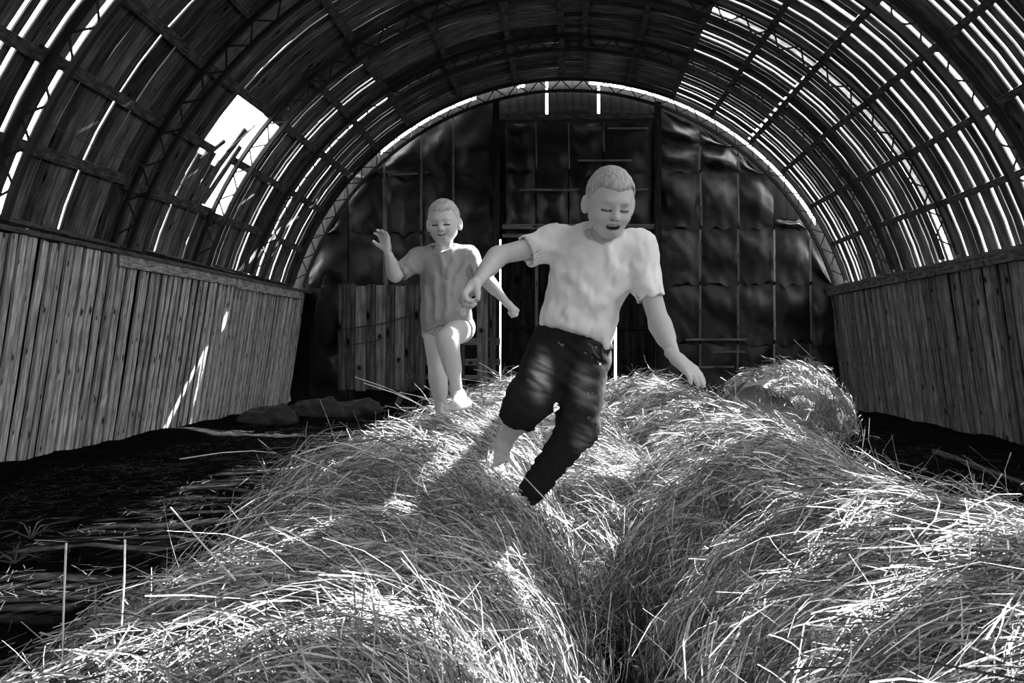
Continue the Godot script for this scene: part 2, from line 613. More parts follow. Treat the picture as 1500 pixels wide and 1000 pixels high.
# a sheet of tar paper between battens, sagging and puckered, torn along its lower edge
func tar_sheet(w: Node3D, x0: float, y0: float, x1: float, y1: float, s: int, m: Material) -> void:
	var st := begin()
	st.set_smooth_group(0)
	var n := 10
	var f := func(i: int, k: int, back: float) -> Vector3:
		var u := float(i) / n
		var v := float(k) / n
		var low := y1 + (7.0 * noise.get_noise_2d(u * 2.4 + s * 3.1, 7.7) if k == n else 0.0)
		var xx := lerpf(x0, x1, u)
		var y := lerpf(minf(maxf(y0, arc_top_px(xx) + 2.0), low - 1.0), low, v)
		var dip := 4.0 * (1.0 - absf(u * 2 - 1)) * (1.0 - v)
		var bulge := sin(u * PI) * (0.02 + 0.17 * pow(sin(v * PI * 0.9 + 0.1), 2.0) * (0.6 + 0.6 * noise.get_noise_2d(s * 5.3, 1.0)))
		bulge += 0.05 * sin(u * PI) * sin(v * 9.0 + s + u * 2.0 * noise.get_noise_2d(s, 3.0)) + 0.03 * noise.get_noise_2d(u * 3.0 + s * 7, v * 4.0)
		return ez(lerpf(x0, x1, u), y + dip, 0.02 + maxf(bulge, -0.01) - back)
	for i in n:
		for k in n:
			quad(st, f.call(i, k, 0), f.call(i + 1, k, 0), f.call(i + 1, k + 1, 0), f.call(i, k + 1, 0))
			quad(st, f.call(i, k, 0.004), f.call(i, k + 1, 0.004), f.call(i + 1, k + 1, 0.004), f.call(i + 1, k, 0.004))
	part(w, "tar_paper_sheet", done(st), m)

func arc_top_px(x: float) -> float:
	# height in the picture at which the end wall meets the roof
	var p := ez(x, 300.0)
	var y := ARC_Y + sqrt(maxf(0.0, 6.95 * 6.95 - p.x * p.x))
	return lerpf(507.0, 123.0, (y - EYE.y) / 6.6)

func build_end_wall() -> void:
	var w := setting("wall_back", "far end wall of planks hung with dark tar paper")
	# plank skin: upright planks from the floor to the arch; over the door beam two slits, below it the door opening
	var door_a := ez(731.5, 400).x
	var door_b := ez(963.5, 400).x
	var beam_y := ez(850, 172).y
	var slit_a := ez(801, 160).x
	var slit_b := ez(877, 160).x
	for zone in [[-6.98, door_a], [door_a, slit_a - 0.035], [slit_a + 0.035, slit_b - 0.035], [slit_b + 0.035, door_b], [door_b, 6.98]]:
		var x: float = zone[0]
		var over_door: bool = zone[0] >= door_a - 0.01 and zone[1] <= door_b + 0.01
		while x < zone[1] - 0.01:
			var width := minf(rng.randf_range(0.19, 0.27), zone[1] - x)
			var xc := x + width / 2
			var open_top := (xc > 0.8 and xc < 6.3) or (xc < -2.2 and xc > -4.6) or (xc < -0.8 and xc > -1.05)
			var top_r := 7.115 if open_top else 7.4
			var foot_y := beam_y - 0.1 if over_door else 0.0
			var st := begin()
			var sides := []
			for e in [xc - width / 2 - 0.004, xc + width / 2 + 0.004]:
				var he := ARC_Y + sqrt(maxf(0.3, top_r * top_r - e * e))
				sides.append([Vector3(e, foot_y, -END_D), Vector3(e, he, -END_D), Vector3(e, he, -END_D - 0.03), Vector3(e, foot_y, -END_D - 0.03)])
			sweep(st, sides)
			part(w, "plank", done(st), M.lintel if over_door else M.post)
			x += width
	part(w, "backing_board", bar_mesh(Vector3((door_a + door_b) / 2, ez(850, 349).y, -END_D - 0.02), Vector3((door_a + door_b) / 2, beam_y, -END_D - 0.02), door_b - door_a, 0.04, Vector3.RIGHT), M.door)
	# tar paper between battens, in rows
	var cols_r := [968.0, 1026.0, 1081.0, 1134.0, 1187.0, 1236.0]
	var rows_r := [140.0, 210.0, 250.0, 332.0, 414.0, 500.0, 590.0]
	var s := 1
	for i in cols_r.size() - 1:
		for k in rows_r.size() - 1:
			s += 1
			var y0: float = rows_r[k]
			if rows_r[k + 1] < minf(arc_top_px(cols_r[i]), arc_top_px(cols_r[i + 1])) + 10.0:
				continue
			if i == 3 and k == 2:
				y0 = maxf(y0, 318.0)
			tar_sheet(w, cols_r[i] + 1, y0, cols_r[i + 1] - 1, rows_r[k + 1] + 3, s, M.tar_worn if (s * 7) % 5 < 2 else M.tar)
	var cols_l := [452.0, 510.0, 563.0, 617.0, 664.0, 724.0]
	var rows_l := [150.0, 256.0, 340.0, 420.0, 500.0, 592.0]
	for i in cols_l.size() - 1:
		for k in rows_l.size() - 1:
			s += 1
			if rows_l[k + 1] < minf(arc_top_px(cols_l[i]), arc_top_px(cols_l[i + 1])) + 10.0:
				continue
			tar_sheet(w, cols_l[i] + 1, rows_l[k], cols_l[i + 1] - 1, rows_l[k + 1] + 3, s, M.tar)
	var cols_m := [739.0, 785.0, 833.0, 884.0, 956.0]
	var rows_m := [178.0, 252.0, 340.0]
	for i in cols_m.size() - 1:
		for k in rows_m.size() - 1:
			s += 1
			tar_sheet(w, cols_m[i] + 1, rows_m[k], cols_m[i + 1] - 1, rows_m[k + 1] + 4, s, M.tar)
	# battens and frame
	for c in [1026.0, 1081.0, 1134.0, 1187.0]:
		var top := arc_top_px(c) + 8.0
		for k in rows_r.size() - 1:
			if rows_r[k + 1] > top + 20 and not (c == 1134.0 and k == 2):
				end_bar(w, "batten", c, maxf(rows_r[k] + 4, top), c + rng.randf_range(-2, 2), rows_r[k + 1] - 2, 0.045, 0.02, 0.13, M.rail if (c == 1134.0 and k > 2) else M.batten)
	for c in [563.0, 617.0, 664.0]:
		end_bar(w, "batten", c, arc_top_px(c) + 10, c, 338, 0.05, 0.02, 0.13, M.batten)
		end_bar(w, "batten", c, 344, c, 415, 0.05, 0.02, 0.13, M.batten)
	for c in [785.0, 833.0, 884.0]:
		end_bar(w, "batten", c, 180, c + 1, 222.0 if c == 884.0 else 248.0, 0.035, 0.02, 0.12, M.batten)
	for q in [[842, 188, 882, 188], [890, 188, 950, 188], [846, 235, 925, 235], [760, 278, 860, 278], [930, 278, 950, 277], [568, 256, 612, 254], [1045, 515, 1092, 515], [1000, 538, 1075, 537], [1005, 497, 1100, 497]]:
		end_bar(w, "lath", q[0], q[1], q[2], q[3], 0.05, 0.03, 0.14, M.batten)
	for q in [[728, 173, 962, 170, 0.13], [736, 332, 960, 332, 0.12], [736, 345, 960, 347, 0.08]]:
		end_bar(w, "beam", q[0], q[1], q[2], q[3], q[4], 0.1, 0.14, M.purlin if q[1] < 200 else M.batten)
	end_bar(w, "post", 727, 150, 727, 592, 0.16, 0.14, 0.14, M.post)
	end_bar(w, "post", 963, 150, 963, 592, 0.16, 0.14, 0.14, M.post)
	end_bar(w, "post", 563, 262, 566, 420, 0.09, 0.08, 0.16, M.batten)
	# doors: two leaves with rails
	var dn := 1
	for leaf in [[734.2, 901.5], [904.0, 959.5]]:
		var dr := setting("door_%d" % dn, "dark plank door leaf in the far end wall")
		dn += 1
		var bx: float = leaf[0]
		while bx < leaf[1] - 4:
			var bw := minf(rng.randf_range(17, 22), leaf[1] - bx)
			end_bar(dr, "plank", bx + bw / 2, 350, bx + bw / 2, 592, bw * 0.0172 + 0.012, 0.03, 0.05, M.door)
			bx += bw
		for y in [360.0, 480.0, 570.0]:
			end_bar(dr, "rail", leaf[0] + 2, y, leaf[1] - 2, y, 0.1, 0.03, 0.085, M.door)
		if dn == 2:
			end_bar(dr, "rail", 786, 352, 786, 478, 0.07, 0.03, 0.09, M.batten)
	# plank fence in front of the left part of the wall
	var fence := thing("plank_fence", "low fence of pale upright planks at the far end wall", "fence", Vector3.ZERO)
	var fx := 496.0
	while fx < 612.0:
		var fw := rng.randf_range(12.0, 18.0)
		end_bar(fence, "plank", fx + fw / 2, 417 + rng.randf_range(-2, 2), fx + fw / 2 - 1, 572 + rng.randf_range(-2, 2), fw * 0.0168 - 0.006, 0.03, 0.55, M.fence if rng.randf() < 0.6 else M.fence2)
		fx += fw
	end_bar(fence, "rail", 494, 440, 616, 440, 0.12, 0.05, 0.5, M.fence2)
	end_bar(fence, "rail", 494, 545, 616, 545, 0.12, 0.05, 0.5, M.fence2)
	var gate := thing("slat_gate", "open gate of pale rails and pickets beside the plank fence", "gate", Vector3.ZERO)
	for q in [[500, 0.17], [530, 0.16], [552, 0.1]]:
		end_bar(gate, "rail", 618, q[0], 733, q[0], q[1], 0.05, 0.45, M.fence)
	for q in [[636, 14], [656, 12], [676, 10], [707, 16], [722, 9]]:
		end_bar(gate, "picket", q[0], 420, q[0], 594, q[1] * 0.0168, 0.03, 0.5, M.fence if q[1] > 12 else M.fence2)
	for q in [[[500, 482], [560, 474], [600, 462], [616, 450]], [[500, 506], [535, 502], [560, 496]]]:
		var c := thing("cable", "thin dark cable sagging across the plank fence" if q.size() == 4 else "short dark cable end low on the plank fence", "cable")
		var pts := []
		for p in q:
			pts.append(ez(p[0], p[1], 0.575))
		part(c, "strand", tube_mesh(pts, 0.012, 0.012, 5), M.wire)

func build_front_wall() -> void:
	# the open end behind the camera: a wide doorway that lets daylight in
	var w := setting("wall_front", "front end wall with a wide open doorway")
	var z := -FRONT_D
	var half := DOOR_HALF
	var top := DOOR_TOP
	for side in [-1, 1]:
		var x := half
		while x < 7.0:
			var h := ARC_Y + sqrt(maxf(0.3, 7.15 * 7.15 - (x + 0.1) * (x + 0.1)))
			part(w, "plank", bar_mesh(Vector3(side * (x + 0.12), 0, z), Vector3(side * (x + 0.12), h, z), 0.245, 0.04, Vector3.RIGHT), M.roof[1])
			x += 0.24
	var x2 := -half
	while x2 < half - 0.01:
		var h := ARC_Y + sqrt(7.15 * 7.15 - x2 * x2)
		part(w, "plank", bar_mesh(Vector3(x2 + 0.12, top, z), Vector3(x2 + 0.12, h, z), 0.245, 0.04, Vector3.RIGHT), M.roof[1])
		x2 += 0.24
const DOOR_HALF := 1.2
const DOOR_TOP := 2.6

# ---------------------------------------------------------------- hay
var tufts := []
var straws := []
var tufts_dark := []
var soft_ends := false

func add_straw(st: SurfaceTool, a: Vector3, dir: Vector3, bend: Vector3, length: float, r: float, tone: float, segs := 3, roll := 0.0, round_off := 0.0) -> void:
	# a flattened blade: a ribbon with a little twist
	var side := dir.cross(Vector3(0.0, 1.0, 0.05)).normalized().rotated(dir, roll)
	var prev := []
	st.set_color(Color(tone, tone, tone))
	for i in segs + 1:
		var t := float(i) / segs
		var c := a + dir * (length * t) + bend * (pow(2.0 * t - 1.0, 2.0) * length * 0.5)
		c.y -= c.x * c.x * round_off
		var rr := r * (1.0 - 0.45 * t)
		var s2 := side.rotated(dir, t * roll * 0.7)
		var ring := [c + s2 * rr, c - s2 * rr]
		if i:
			st.add_vertex(prev[0]); st.add_vertex(ring[0]); st.add_vertex(ring[1])
			st.add_vertex(prev[0]); st.add_vertex(ring[1]); st.add_vertex(prev[1])
		prev = ring

func tone() -> float:
	var q := rng.randf()
	return rng.randf_range(0.04, 0.14) if q < 0.32 else rng.randf_range(0.15, 0.36) if q < 0.74 else rng.randf_range(0.5, 0.8)

func make_tufts() -> void:
	for v in 5:
		var st := begin()
		for k in 30:
			var an := rng.randfn(0.0, 0.42)
			if rng.randf() < 0.14:
				an = rng.randf() * TAU
			if rng.randf() < 0.5:
				an += PI
			var el := rng.randfn(0.0, 0.06)
			if rng.randf() < 0.05:
				el = rng.randf_range(0.2, 0.6)
			var dir := Vector3(cos(an) * cos(el), sin(el), sin(an) * cos(el))
			var length := rng.randf_range(0.07, 0.24)
			var at := Vector3(rng.randfn(0, 0.08), rng.randf_range(-0.012, 0.014), rng.randfn(0, 0.07)) - dir * length * 0.5
			var bend := Vector3(rng.randfn(0, 0.16), -absf(rng.randfn(0.05, 0.1)), rng.randfn(0, 0.22))
			add_straw(st, at, dir, bend, length, rng.randf_range(0.0009, 0.0019), tone(), 3, rng.randfn(0.0, 0.5), 0.8)
		tufts.append(done(st))
	for v in 2:
		var st := begin()
		for k in 10:
			var an := rng.randf() * TAU
			add_straw(st, Vector3(rng.randfn(0, 0.12), 0.0, rng.randfn(0, 0.12)), Vector3(cos(an), 0.05, sin(an)).normalized(), Vector3(rng.randfn(0, 0.1), 0.0, 0.0), rng.randf_range(0.06, 0.2), 0.002, rng.randf_range(0.02, 0.09))
		tufts_dark.append(done(st))
	for v in 4:
		var st := begin()
		var bend := Vector3(rng.randfn(0, 0.12), 0.0, rng.randfn(0, 0.2))
		add_straw(st, Vector3.ZERO, Vector3.UP, bend, 1.0, 0.006, 0.28 + 0.07 * v, 5)
		straws.append(done(st))

func scatter(meshes: Array, xfs: Array) -> MeshInstance3D:
	var st := begin()
	for j in xfs.size():
		st.append_from(meshes[j % meshes.size()], 0, xfs[j])
	var o := MeshInstance3D.new()
	o.mesh = st.commit()
	o.material_override = M.straw
	o.set_meta("kind", "stuff")
	return o

# surface of a round bale lying on its side; axis along local z
func bale_point(rad: float, half: float, th: float, s: float, id: float, drop: float) -> Vector3:
	var e := absf(s)
	var r := rad * (sqrt(maxf(0.02, 1.0 - e * e)) if soft_ends else 1.0 - 0.16 * pow(e, 5.0)) + 0.05 * noise.get_noise_3d(cos(th) * 1.3 + id * 9.1, sin(th) * 1.3, s * half * 1.6) + 0.02 * noise.get_noise_3d(cos(th) * 5.0 + id, sin(th) * 5.0, s * half * 6.0)
	return Vector3(sin(th) * r, maxf(cos(th) * r * 0.985, -drop), s * half)

func bale(label: String, at: Vector3, turn: float, rad: float, half: float, density: float, th0: float, th1: float, spikes: int, group: String, fine := 1.0) -> Node3D:
	var id := rng.randf() * 50.0
	var o := thing("hay_heap" if soft_ends else "hay_bale", label, "heap" if soft_ends else "hay bale", Vector3(at.x, 0, at.z), group)
	o.rotation.y = turn
	var c := at.y
	var st := begin()
	st.set_smooth_group(0)
	var nt := 40
	var ns := 14
	for i in nt:
		for k in ns:
			var t0 := TAU * i / nt
			var t1 := TAU * (i + 1) / nt
			var s0 := -1.0 + 2.0 * k / ns
			var s1 := -1.0 + 2.0 * (k + 1) / ns
			var q := []
			for e in [[t0, s0], [t1, s0], [t1, s1], [t0, s1]]:
				q.append(bale_point(rad - 0.115, half - 0.04, e[0], e[1], id, c) + Vector3(0, c, 0))
			quad(st, q[0], q[1], q[2], q[3])
		for e in [-1.0, 1.0]:
			st.add_vertex(Vector3(0, c, e * half))
			st.add_vertex(bale_point(rad - 0.115, half - 0.04, TAU * (i + (1 if e > 0 else 0)) / nt, e, id, c) + Vector3(0, c, 0))
			st.add_vertex(bale_point(rad - 0.115, half - 0.04, TAU * (i + (0 if e > 0 else 1)) / nt, e, id, c) + Vector3(0, c, 0))
	part(o, "core", done(st), M.hay_core)
	# a coat of straw wound round the bale
	if true:
		var xfs := []
		var count := int(density * rad * (th1 - th0) * half * 2.0)
		for j in count:
			var th := rng.randf_range(th0, th1)
			var s := rng.randf_range(-1.03, 1.03)
			var p := bale_point(rad, half, th, clampf(s, -1, 1), id, c)
			p.z = s * half
			if p.y < -c + 0.02:
				continue
			var px1 := bale_point(rad, half, th + 0.12, clampf(s, -1, 1), id, c)
			var ps1 := bale_point(rad, half, th, clampf(s - 0.15, -1, 1), id, c)
			var tx := (px1 - p)
			tx.z = 0
			tx = tx.normalized()
			var tz := (p - ps1)
			if absf(s) > 0.99:
				tz = Vector3(0, 0, 1)
			var n := tz.cross(tx).normalized()
			var b := Basis(tx, n, tx.cross(n))
			var spin := rng.randfn(0.0, 0.32)
			if rng.randf() < 0.12:
				spin = rng.randf() * TAU
			b = b * Basis(Vector3.UP, spin) * Basis(Vector3.BACK, rng.randfn(0.0, 0.1)) * Basis(Vector3.RIGHT, rng.randfn(0, 0.1))
			var sc := rng.randf_range(0.75, 1.3)
			b = b.scaled_local(Vector3(sc, sc * fine, sc * fine))
			xfs.append(Transform3D(b, p + Vector3(0, c, 0) + n * (0.012 - 0.10 * rng.randf() * rng.randf())))
		var mm := scatter(tufts, xfs)
		mm.name = "straw_coat"
		o.add_child(mm, true)
	# stalks standing out
	var xf2 := []
	for j in spikes:
		var th := rng.randf_range(th0, th1)
		var s := rng.randf_range(-1, 1)
		var p := bale_point(rad, half, th, s, id, c) + Vector3(0, c - 0.02, 0)
		var n := Vector3(sin(th), cos(th), 0)
		var dir := (n * rng.randf_range(0.15, 0.9) + Vector3(rng.randfn(0, 0.7), rng.randfn(0.1, 0.3), rng.randfn(0, 0.7))).normalized()
		var len := rng.randf_range(0.05, 0.17) if rng.randf() < 0.85 else rng.randf_range(0.16, 0.3)
		var sd := dir.cross(Vector3(rng.randf(), rng.randf(), rng.randf()).normalized()).normalized()
		var w := rng.randf_range(0.1, 0.22) * fine
		xf2.append(Transform3D(Basis(sd * w, dir * len, sd.cross(dir) * w), p))
	var ms := scatter(straws, xf2)
	ms.name = "loose_stalks"
	o.add_child(ms, true)
	return o

func build_bales() -> void:
	make_tufts()
	var places := ["in front of the boys, partly cut by a deep cleft", "next in its row", "third in its row", "fourth in its row", "fifth in its row", "sixth in its row", "last of its row before the far wall"]
	for row in 2:
		for i in 7:
			var d := 0.35 + 1.2 * i
			var near := i < 3
			var dens := [240.0, 280.0, 270.0, 215.0, 150.0, 110.0, 110.0][i] as float
			var fine := [1.0, 1.0, 1.15, 1.35, 1.6, 1.9, 2.1][i] as float
			var xc := (-0.55 if row == 0 else 0.86) + rng.randf_range(-0.03, 0.03)
			var rad := 0.60 + rng.randf_range(-0.015, 0.02)
			var yc := 0.56 + rng.randf_range(-0.015, 0.015)
			if row == 1 and i < 2:
				xc += 0.04
			if row == 0:
				yc += 0.04 if i == 2 else -0.045 if i < 2 else -0.03
			var row_name := "row the boys run along" if row == 0 else "row beside the lone bale"
			var label := "round hay bale of the %s, %s" % [row_name, ["under the camera's feet", "second from the open end", "third from the open end", "fourth from the open end", "fifth from the open end", "sixth from the open end", "last before the far wall"][i]]
			label = label.replace("under the camera's feet", "first from the open end")
			var t0 := -1.9 if row == 0 else -1.9
			var t1 := 1.9
			bale(label, Vector3(xc, yc, -d), rng.randf_range(-0.03, 0.03), rad, 0.6, dens, t0, t1, [120, 360, 320, 260, 220, 200, 220][i], "hay bales in two rows", fine)
	var fill := 0
	soft_ends = true
	for q in [[3.7, 1.3, 0.62, 0.40], [5.0, 1.3, 0.64, 0.42], [6.8, 1.3, 0.64, 0.42]]:
		var names := ["under the leaping boy", "behind the leaping boy", "farthest along the cleft"]
		bale("loose hay heaped in the cleft between the rows, " + names[fill], Vector3(0.14, q[2], -q[0]), 0.0, q[3], q[1], [300.0, 200.0, 130.0][fill], -1.2, 1.2, 160, "loose hay in the cleft", [1.0, 1.35, 1.8][fill])
		fill += 1
	soft_ends = false
	bale("lone round hay bale standing apart by the dark end wall", Vector3(3.0, 0.6, -9.4), -0.75, 0.68, 0.72, 90.0, -2.0, 2.0, 160, "", 1.8)
	# single long stalks that stand out against the dark floor
	var stalk_name := ["long pale straw stalk slanting out of the bale crest over the bare floor", "upright thin stalk at the outer foot of the first bale", "short upright stalk beside the thin upright one", "short stalk before the lone bale, leaning aside", "short stalk before the lone bale, crossing another", "longer stalk before the lone bale, crossing the short one", "short stalk near the long timber", "pale straw stalk lying across the leaping boy's feet"]
	var sn := 0
	for q in [[[250, 743, 1.15], [300, 800, 1.1], [345, 850, 1.05]], [[91, 965, 1.02], [94, 870, 1.02], [97, 795, 1.02]], [[178, 915, 1.1], [182, 850, 1.1], [183, 790, 1.1]], [[1166, 600, 4.5], [1153, 595, 4.5]], [[1187, 636, 3.4], [1200, 618, 3.4]], [[1175, 640, 3.2], [1158, 600, 3.2]], [[1455, 715, 1.9], [1468, 693, 1.9]], [[721, 648, 2.0], [760, 690, 1.85], [796, 728, 1.72]]]:
		var t := thing("straw_stalk", stalk_name[sn], "straw", Vector3.ZERO, "single stalks standing out of the hay")
		sn += 1
		var pts := []
		for p in q:
			pts.append(px(p[0], p[1], p[2]))
		part(t, "stem", tube_mesh(pts, 0.0014, 0.0018, 4), M.hay_stem)

# ---------------------------------------------------------------- bodies: smooth unions of tapered bones, meshed as surface nets
# bone: {a, b, ra, rb, k, op, flat}; egg: {c, inv, r, k, op}; cut: {at, n}
func bone(a: Vector3, b: Vector3, ra: float, rb: float, k := 0.02, op := 1, flat := false) -> Dictionary:
	return {"t": 0, "a": a, "b": b, "ra": ra, "rb": rb, "k": k, "op": op, "flat": flat}

func egg(c: Vector3, r: Vector3, k := 0.02, op := 1, turn := Basis()) -> Dictionary:
	return {"t": 1, "c": c, "r": r, "k": k, "op": op, "turn": turn, "inv": turn.inverse()}

func cut(at: Vector3, n: Vector3) -> Dictionary:
	return {"t": 2, "at": at, "n": n.normalized(), "op": -1}

class Net:
	var v := PackedVector3Array()
	var c := PackedColorArray()
	var i := PackedInt32Array()
	func mesh() -> ArrayMesh:
		var n := PackedVector3Array()
		n.resize(v.size())
		for k in range(0, i.size(), 3):
			var f := (v[i[k + 2]] - v[i[k]]).cross(v[i[k + 1]] - v[i[k]])
			n[i[k]] += f
			n[i[k + 1]] += f
			n[i[k + 2]] += f
		for k in n.size():
			n[k] = n[k].normalized()
		var arr := []
		arr.resize(Mesh.ARRAY_MAX)
		arr[Mesh.ARRAY_VERTEX] = v
		arr[Mesh.ARRAY_NORMAL] = n
		arr[Mesh.ARRAY_COLOR] = c
		arr[Mesh.ARRAY_INDEX] = i
		var m := ArrayMesh.new()
		m.add_surface_from_arrays(Mesh.PRIMITIVE_TRIANGLES, arr)
		return m

func grow(net: Net, prims: Array, cell: float, xf: Transform3D, paint: Callable, dent: Variant = null) -> void:
	var lo := Vector3.ONE * 1e9
	var hi := -lo
	for p in prims:
		if p.op < 0:
			continue
		if p.t == 0:
			lo = lo.min(p.a - Vector3.ONE * p.ra).min(p.b - Vector3.ONE * p.rb)
			hi = hi.max(p.a + Vector3.ONE * p.ra).max(p.b + Vector3.ONE * p.rb)
		elif p.t == 1:
			var e: Vector3 = (p.turn.x * p.r.x).abs() + (p.turn.y * p.r.y).abs() + (p.turn.z * p.r.z).abs()
			lo = lo.min(p.c - e)
			hi = hi.max(p.c + e)
	lo -= Vector3.ONE * cell * 3
	hi += Vector3.ONE * cell * 3
	var nx := int((hi.x - lo.x) / cell) + 2
	var ny := int((hi.y - lo.y) / cell) + 2
	var nz := int((hi.z - lo.z) / cell) + 2
	var F := PackedFloat32Array()
	F.resize(nx * ny * nz)
	F.fill(0.5)
	for p in prims:
		var blo := Vector3.ZERO
		var bhi := Vector3.ZERO
		var m: float = p.get("k", 0.0) + cell * 2.5
		if p.t == 0:
			blo = p.a.min(p.b) - Vector3.ONE * (maxf(p.ra, p.rb) + m)
			bhi = p.a.max(p.b) + Vector3.ONE * (maxf(p.ra, p.rb) + m)
		elif p.t == 1:
			var e: Vector3 = (p.turn.x * p.r.x).abs() + (p.turn.y * p.r.y).abs() + (p.turn.z * p.r.z).abs()
			blo = p.c - e - Vector3.ONE * m
			bhi = p.c + e + Vector3.ONE * m
		else:
			blo = lo
			bhi = hi
		var i0 := maxi(0, int((blo.x - lo.x) / cell))
		var i1 := mini(nx - 1, int((bhi.x - lo.x) / cell) + 1)
		var j0 := maxi(0, int((blo.y - lo.y) / cell))
		var j1 := mini(ny - 1, int((bhi.y - lo.y) / cell) + 1)
		var k0 := maxi(0, int((blo.z - lo.z) / cell))
		var k1 := mini(nz - 1, int((bhi.z - lo.z) / cell) + 1)
		var kind: int = p.t
		var pa: Vector3 = p.a if kind == 0 else p.c if kind == 1 else p.at
		var ba: Vector3 = p.b - p.a if kind == 0 else Vector3.ZERO
		var bb := 1.0 / maxf(ba.length_squared(), 1e-9)
		var ax := ba.normalized()
		var bl := ba.length()
		var ra: float = p.ra if kind == 0 else 0.0
		var rb: float = p.rb if kind == 0 else 0.0
		var flat: bool = p.flat if kind == 0 else false
		var inv: Basis = p.inv if kind == 1 else Basis()
		var rr: Vector3 = p.r if kind == 1 else Vector3.ONE
		var nn: Vector3 = p.n if kind == 2 else Vector3.ZERO
		var kk: float = p.get("k", 0.0)
		var op: int = p.op
		for k in range(k0, k1 + 1):
			for j in range(j0, j1 + 1):
				var at := (k * ny + j) * nx
				for i in range(i0, i1 + 1):
					var q := lo + Vector3(i, j, k) * cell - pa
					var d := 0.0
					if kind == 0:
						var h := clampf(q.dot(ba) * bb, 0.0, 1.0)
						d = (q - ba * h).length() - (ra + (rb - ra) * h)
						if flat:
							d = maxf(d, q.dot(ax) - bl)
					elif kind == 1:
						q = inv * q
						var q1 := q / rr
						var l1 := q1.length()
						var l2 := (q1 / rr).length()
						d = l1 * (l1 - 1.0) / l2 if l2 > 1e-6 else -minf(rr.x, minf(rr.y, rr.z))
					else:
						F[at + i] = maxf(F[at + i], q.dot(nn))
						continue
					var f := F[at + i]
					if op > 0:
						var h2 := maxf(kk - absf(f - d), 0.0)
						F[at + i] = minf(f, d) - h2 * h2 * 0.25 / maxf(kk, 1e-5)
					else:
						var h3 := maxf(kk - absf(f + d), 0.0)
						F[at + i] = maxf(f, -d) + h3 * h3 * 0.25 / maxf(kk, 1e-5)
	if dent != null:
		for k in nz:
			for j in ny:
				var at := (k * ny + j) * nx
				for i in nx:
					if absf(F[at + i]) < 0.025:
						F[at + i] += dent.call(lo + Vector3(i, j, k) * cell)
	# surface nets
	var ids := PackedInt32Array()
	ids.resize(nx * ny * nz)
	ids.fill(-1)
	var sy := nx
	var sz := nx * ny
	for k in nz - 1:
		for j in ny - 1:
			var at := (k * ny + j) * nx
			for i in nx - 1:
				var o := at + i
				var f0 := F[o]
				if absf(f0) > cell * 2.2:
					continue
				var f := [f0, F[o + 1], F[o + sy], F[o + sy + 1], F[o + sz], F[o + sz + 1], F[o + sz + sy], F[o + sz + sy + 1]]
				var neg := 0
				for q in 8:
					if f[q] < 0.0:
						neg += 1
				if neg == 0 or neg == 8:
					continue
				var sum := Vector3.ZERO
				var cnt := 0
				for e in EDGES:
					var fa: float = f[e[0]]
					var fb: float = f[e[1]]
					if (fa < 0.0) != (fb < 0.0):
						var t := fa / (fa - fb)
						sum += CORNERS[e[0]].lerp(CORNERS[e[1]], t)
						cnt += 1
				ids[o] = net.v.size()
				var p := lo + (Vector3(i, j, k) + sum / cnt) * cell
				net.v.append(xf * p)
				net.c.append(paint.call(p))
	for k in range(1, nz - 1):
		for j in range(1, ny - 1):
			var at := (k * ny + j) * nx
			for i in range(1, nx - 1):
				var o := at + i
				if absf(F[o]) > cell * 2.2:
					continue
				var neg := F[o] < 0.0
				if neg != (F[o + 1] < 0.0):
					face(net, ids[o], ids[o - sy], ids[o - sy - sz], ids[o - sz], neg)
				if neg != (F[o + sy] < 0.0):
					face(net, ids[o], ids[o - sz], ids[o - sz - 1], ids[o - 1], neg)
				if neg != (F[o + sz] < 0.0):
					face(net, ids[o], ids[o - 1], ids[o - 1 - sy], ids[o - sy], neg)

const EDGES := [[0, 1], [2, 3], [4, 5], [6, 7], [0, 2], [1, 3], [4, 6], [5, 7], [0, 4], [1, 5], [2, 6], [3, 7]]
const CORNERS := [Vector3(0, 0, 0), Vector3(1, 0, 0), Vector3(0, 1, 0), Vector3(1, 1, 0), Vector3(0, 0, 1), Vector3(1, 0, 1), Vector3(0, 1, 1), Vector3(1, 1, 1)]

func face(net: Net, a: int, b: int, c: int, d: int, neg: bool) -> void:
	if a < 0 or b < 0 or c < 0 or d < 0:
		return
	if neg:
		net.i.append_array([a, c, b, a, d, c])
	else:
		net.i.append_array([a, b, c, a, c, d])

# the vertex of a net that a line of sight meets first
func seen_at(net: Net, x: float, y: float) -> Vector3:
	var dir := (px(x, y, 2.0) - EYE).normalized()
	var best := Vector3.ZERO
	var score := 1e9
	for p in net.v:
		var q := p - EYE
		var along := q.dot(dir)
		var off := (q - dir * along).length()
		if off < 0.014 and along < score:
			score = along
			best = p
	return best

func g(v: float) -> Color:
	return Color(v, v, v)

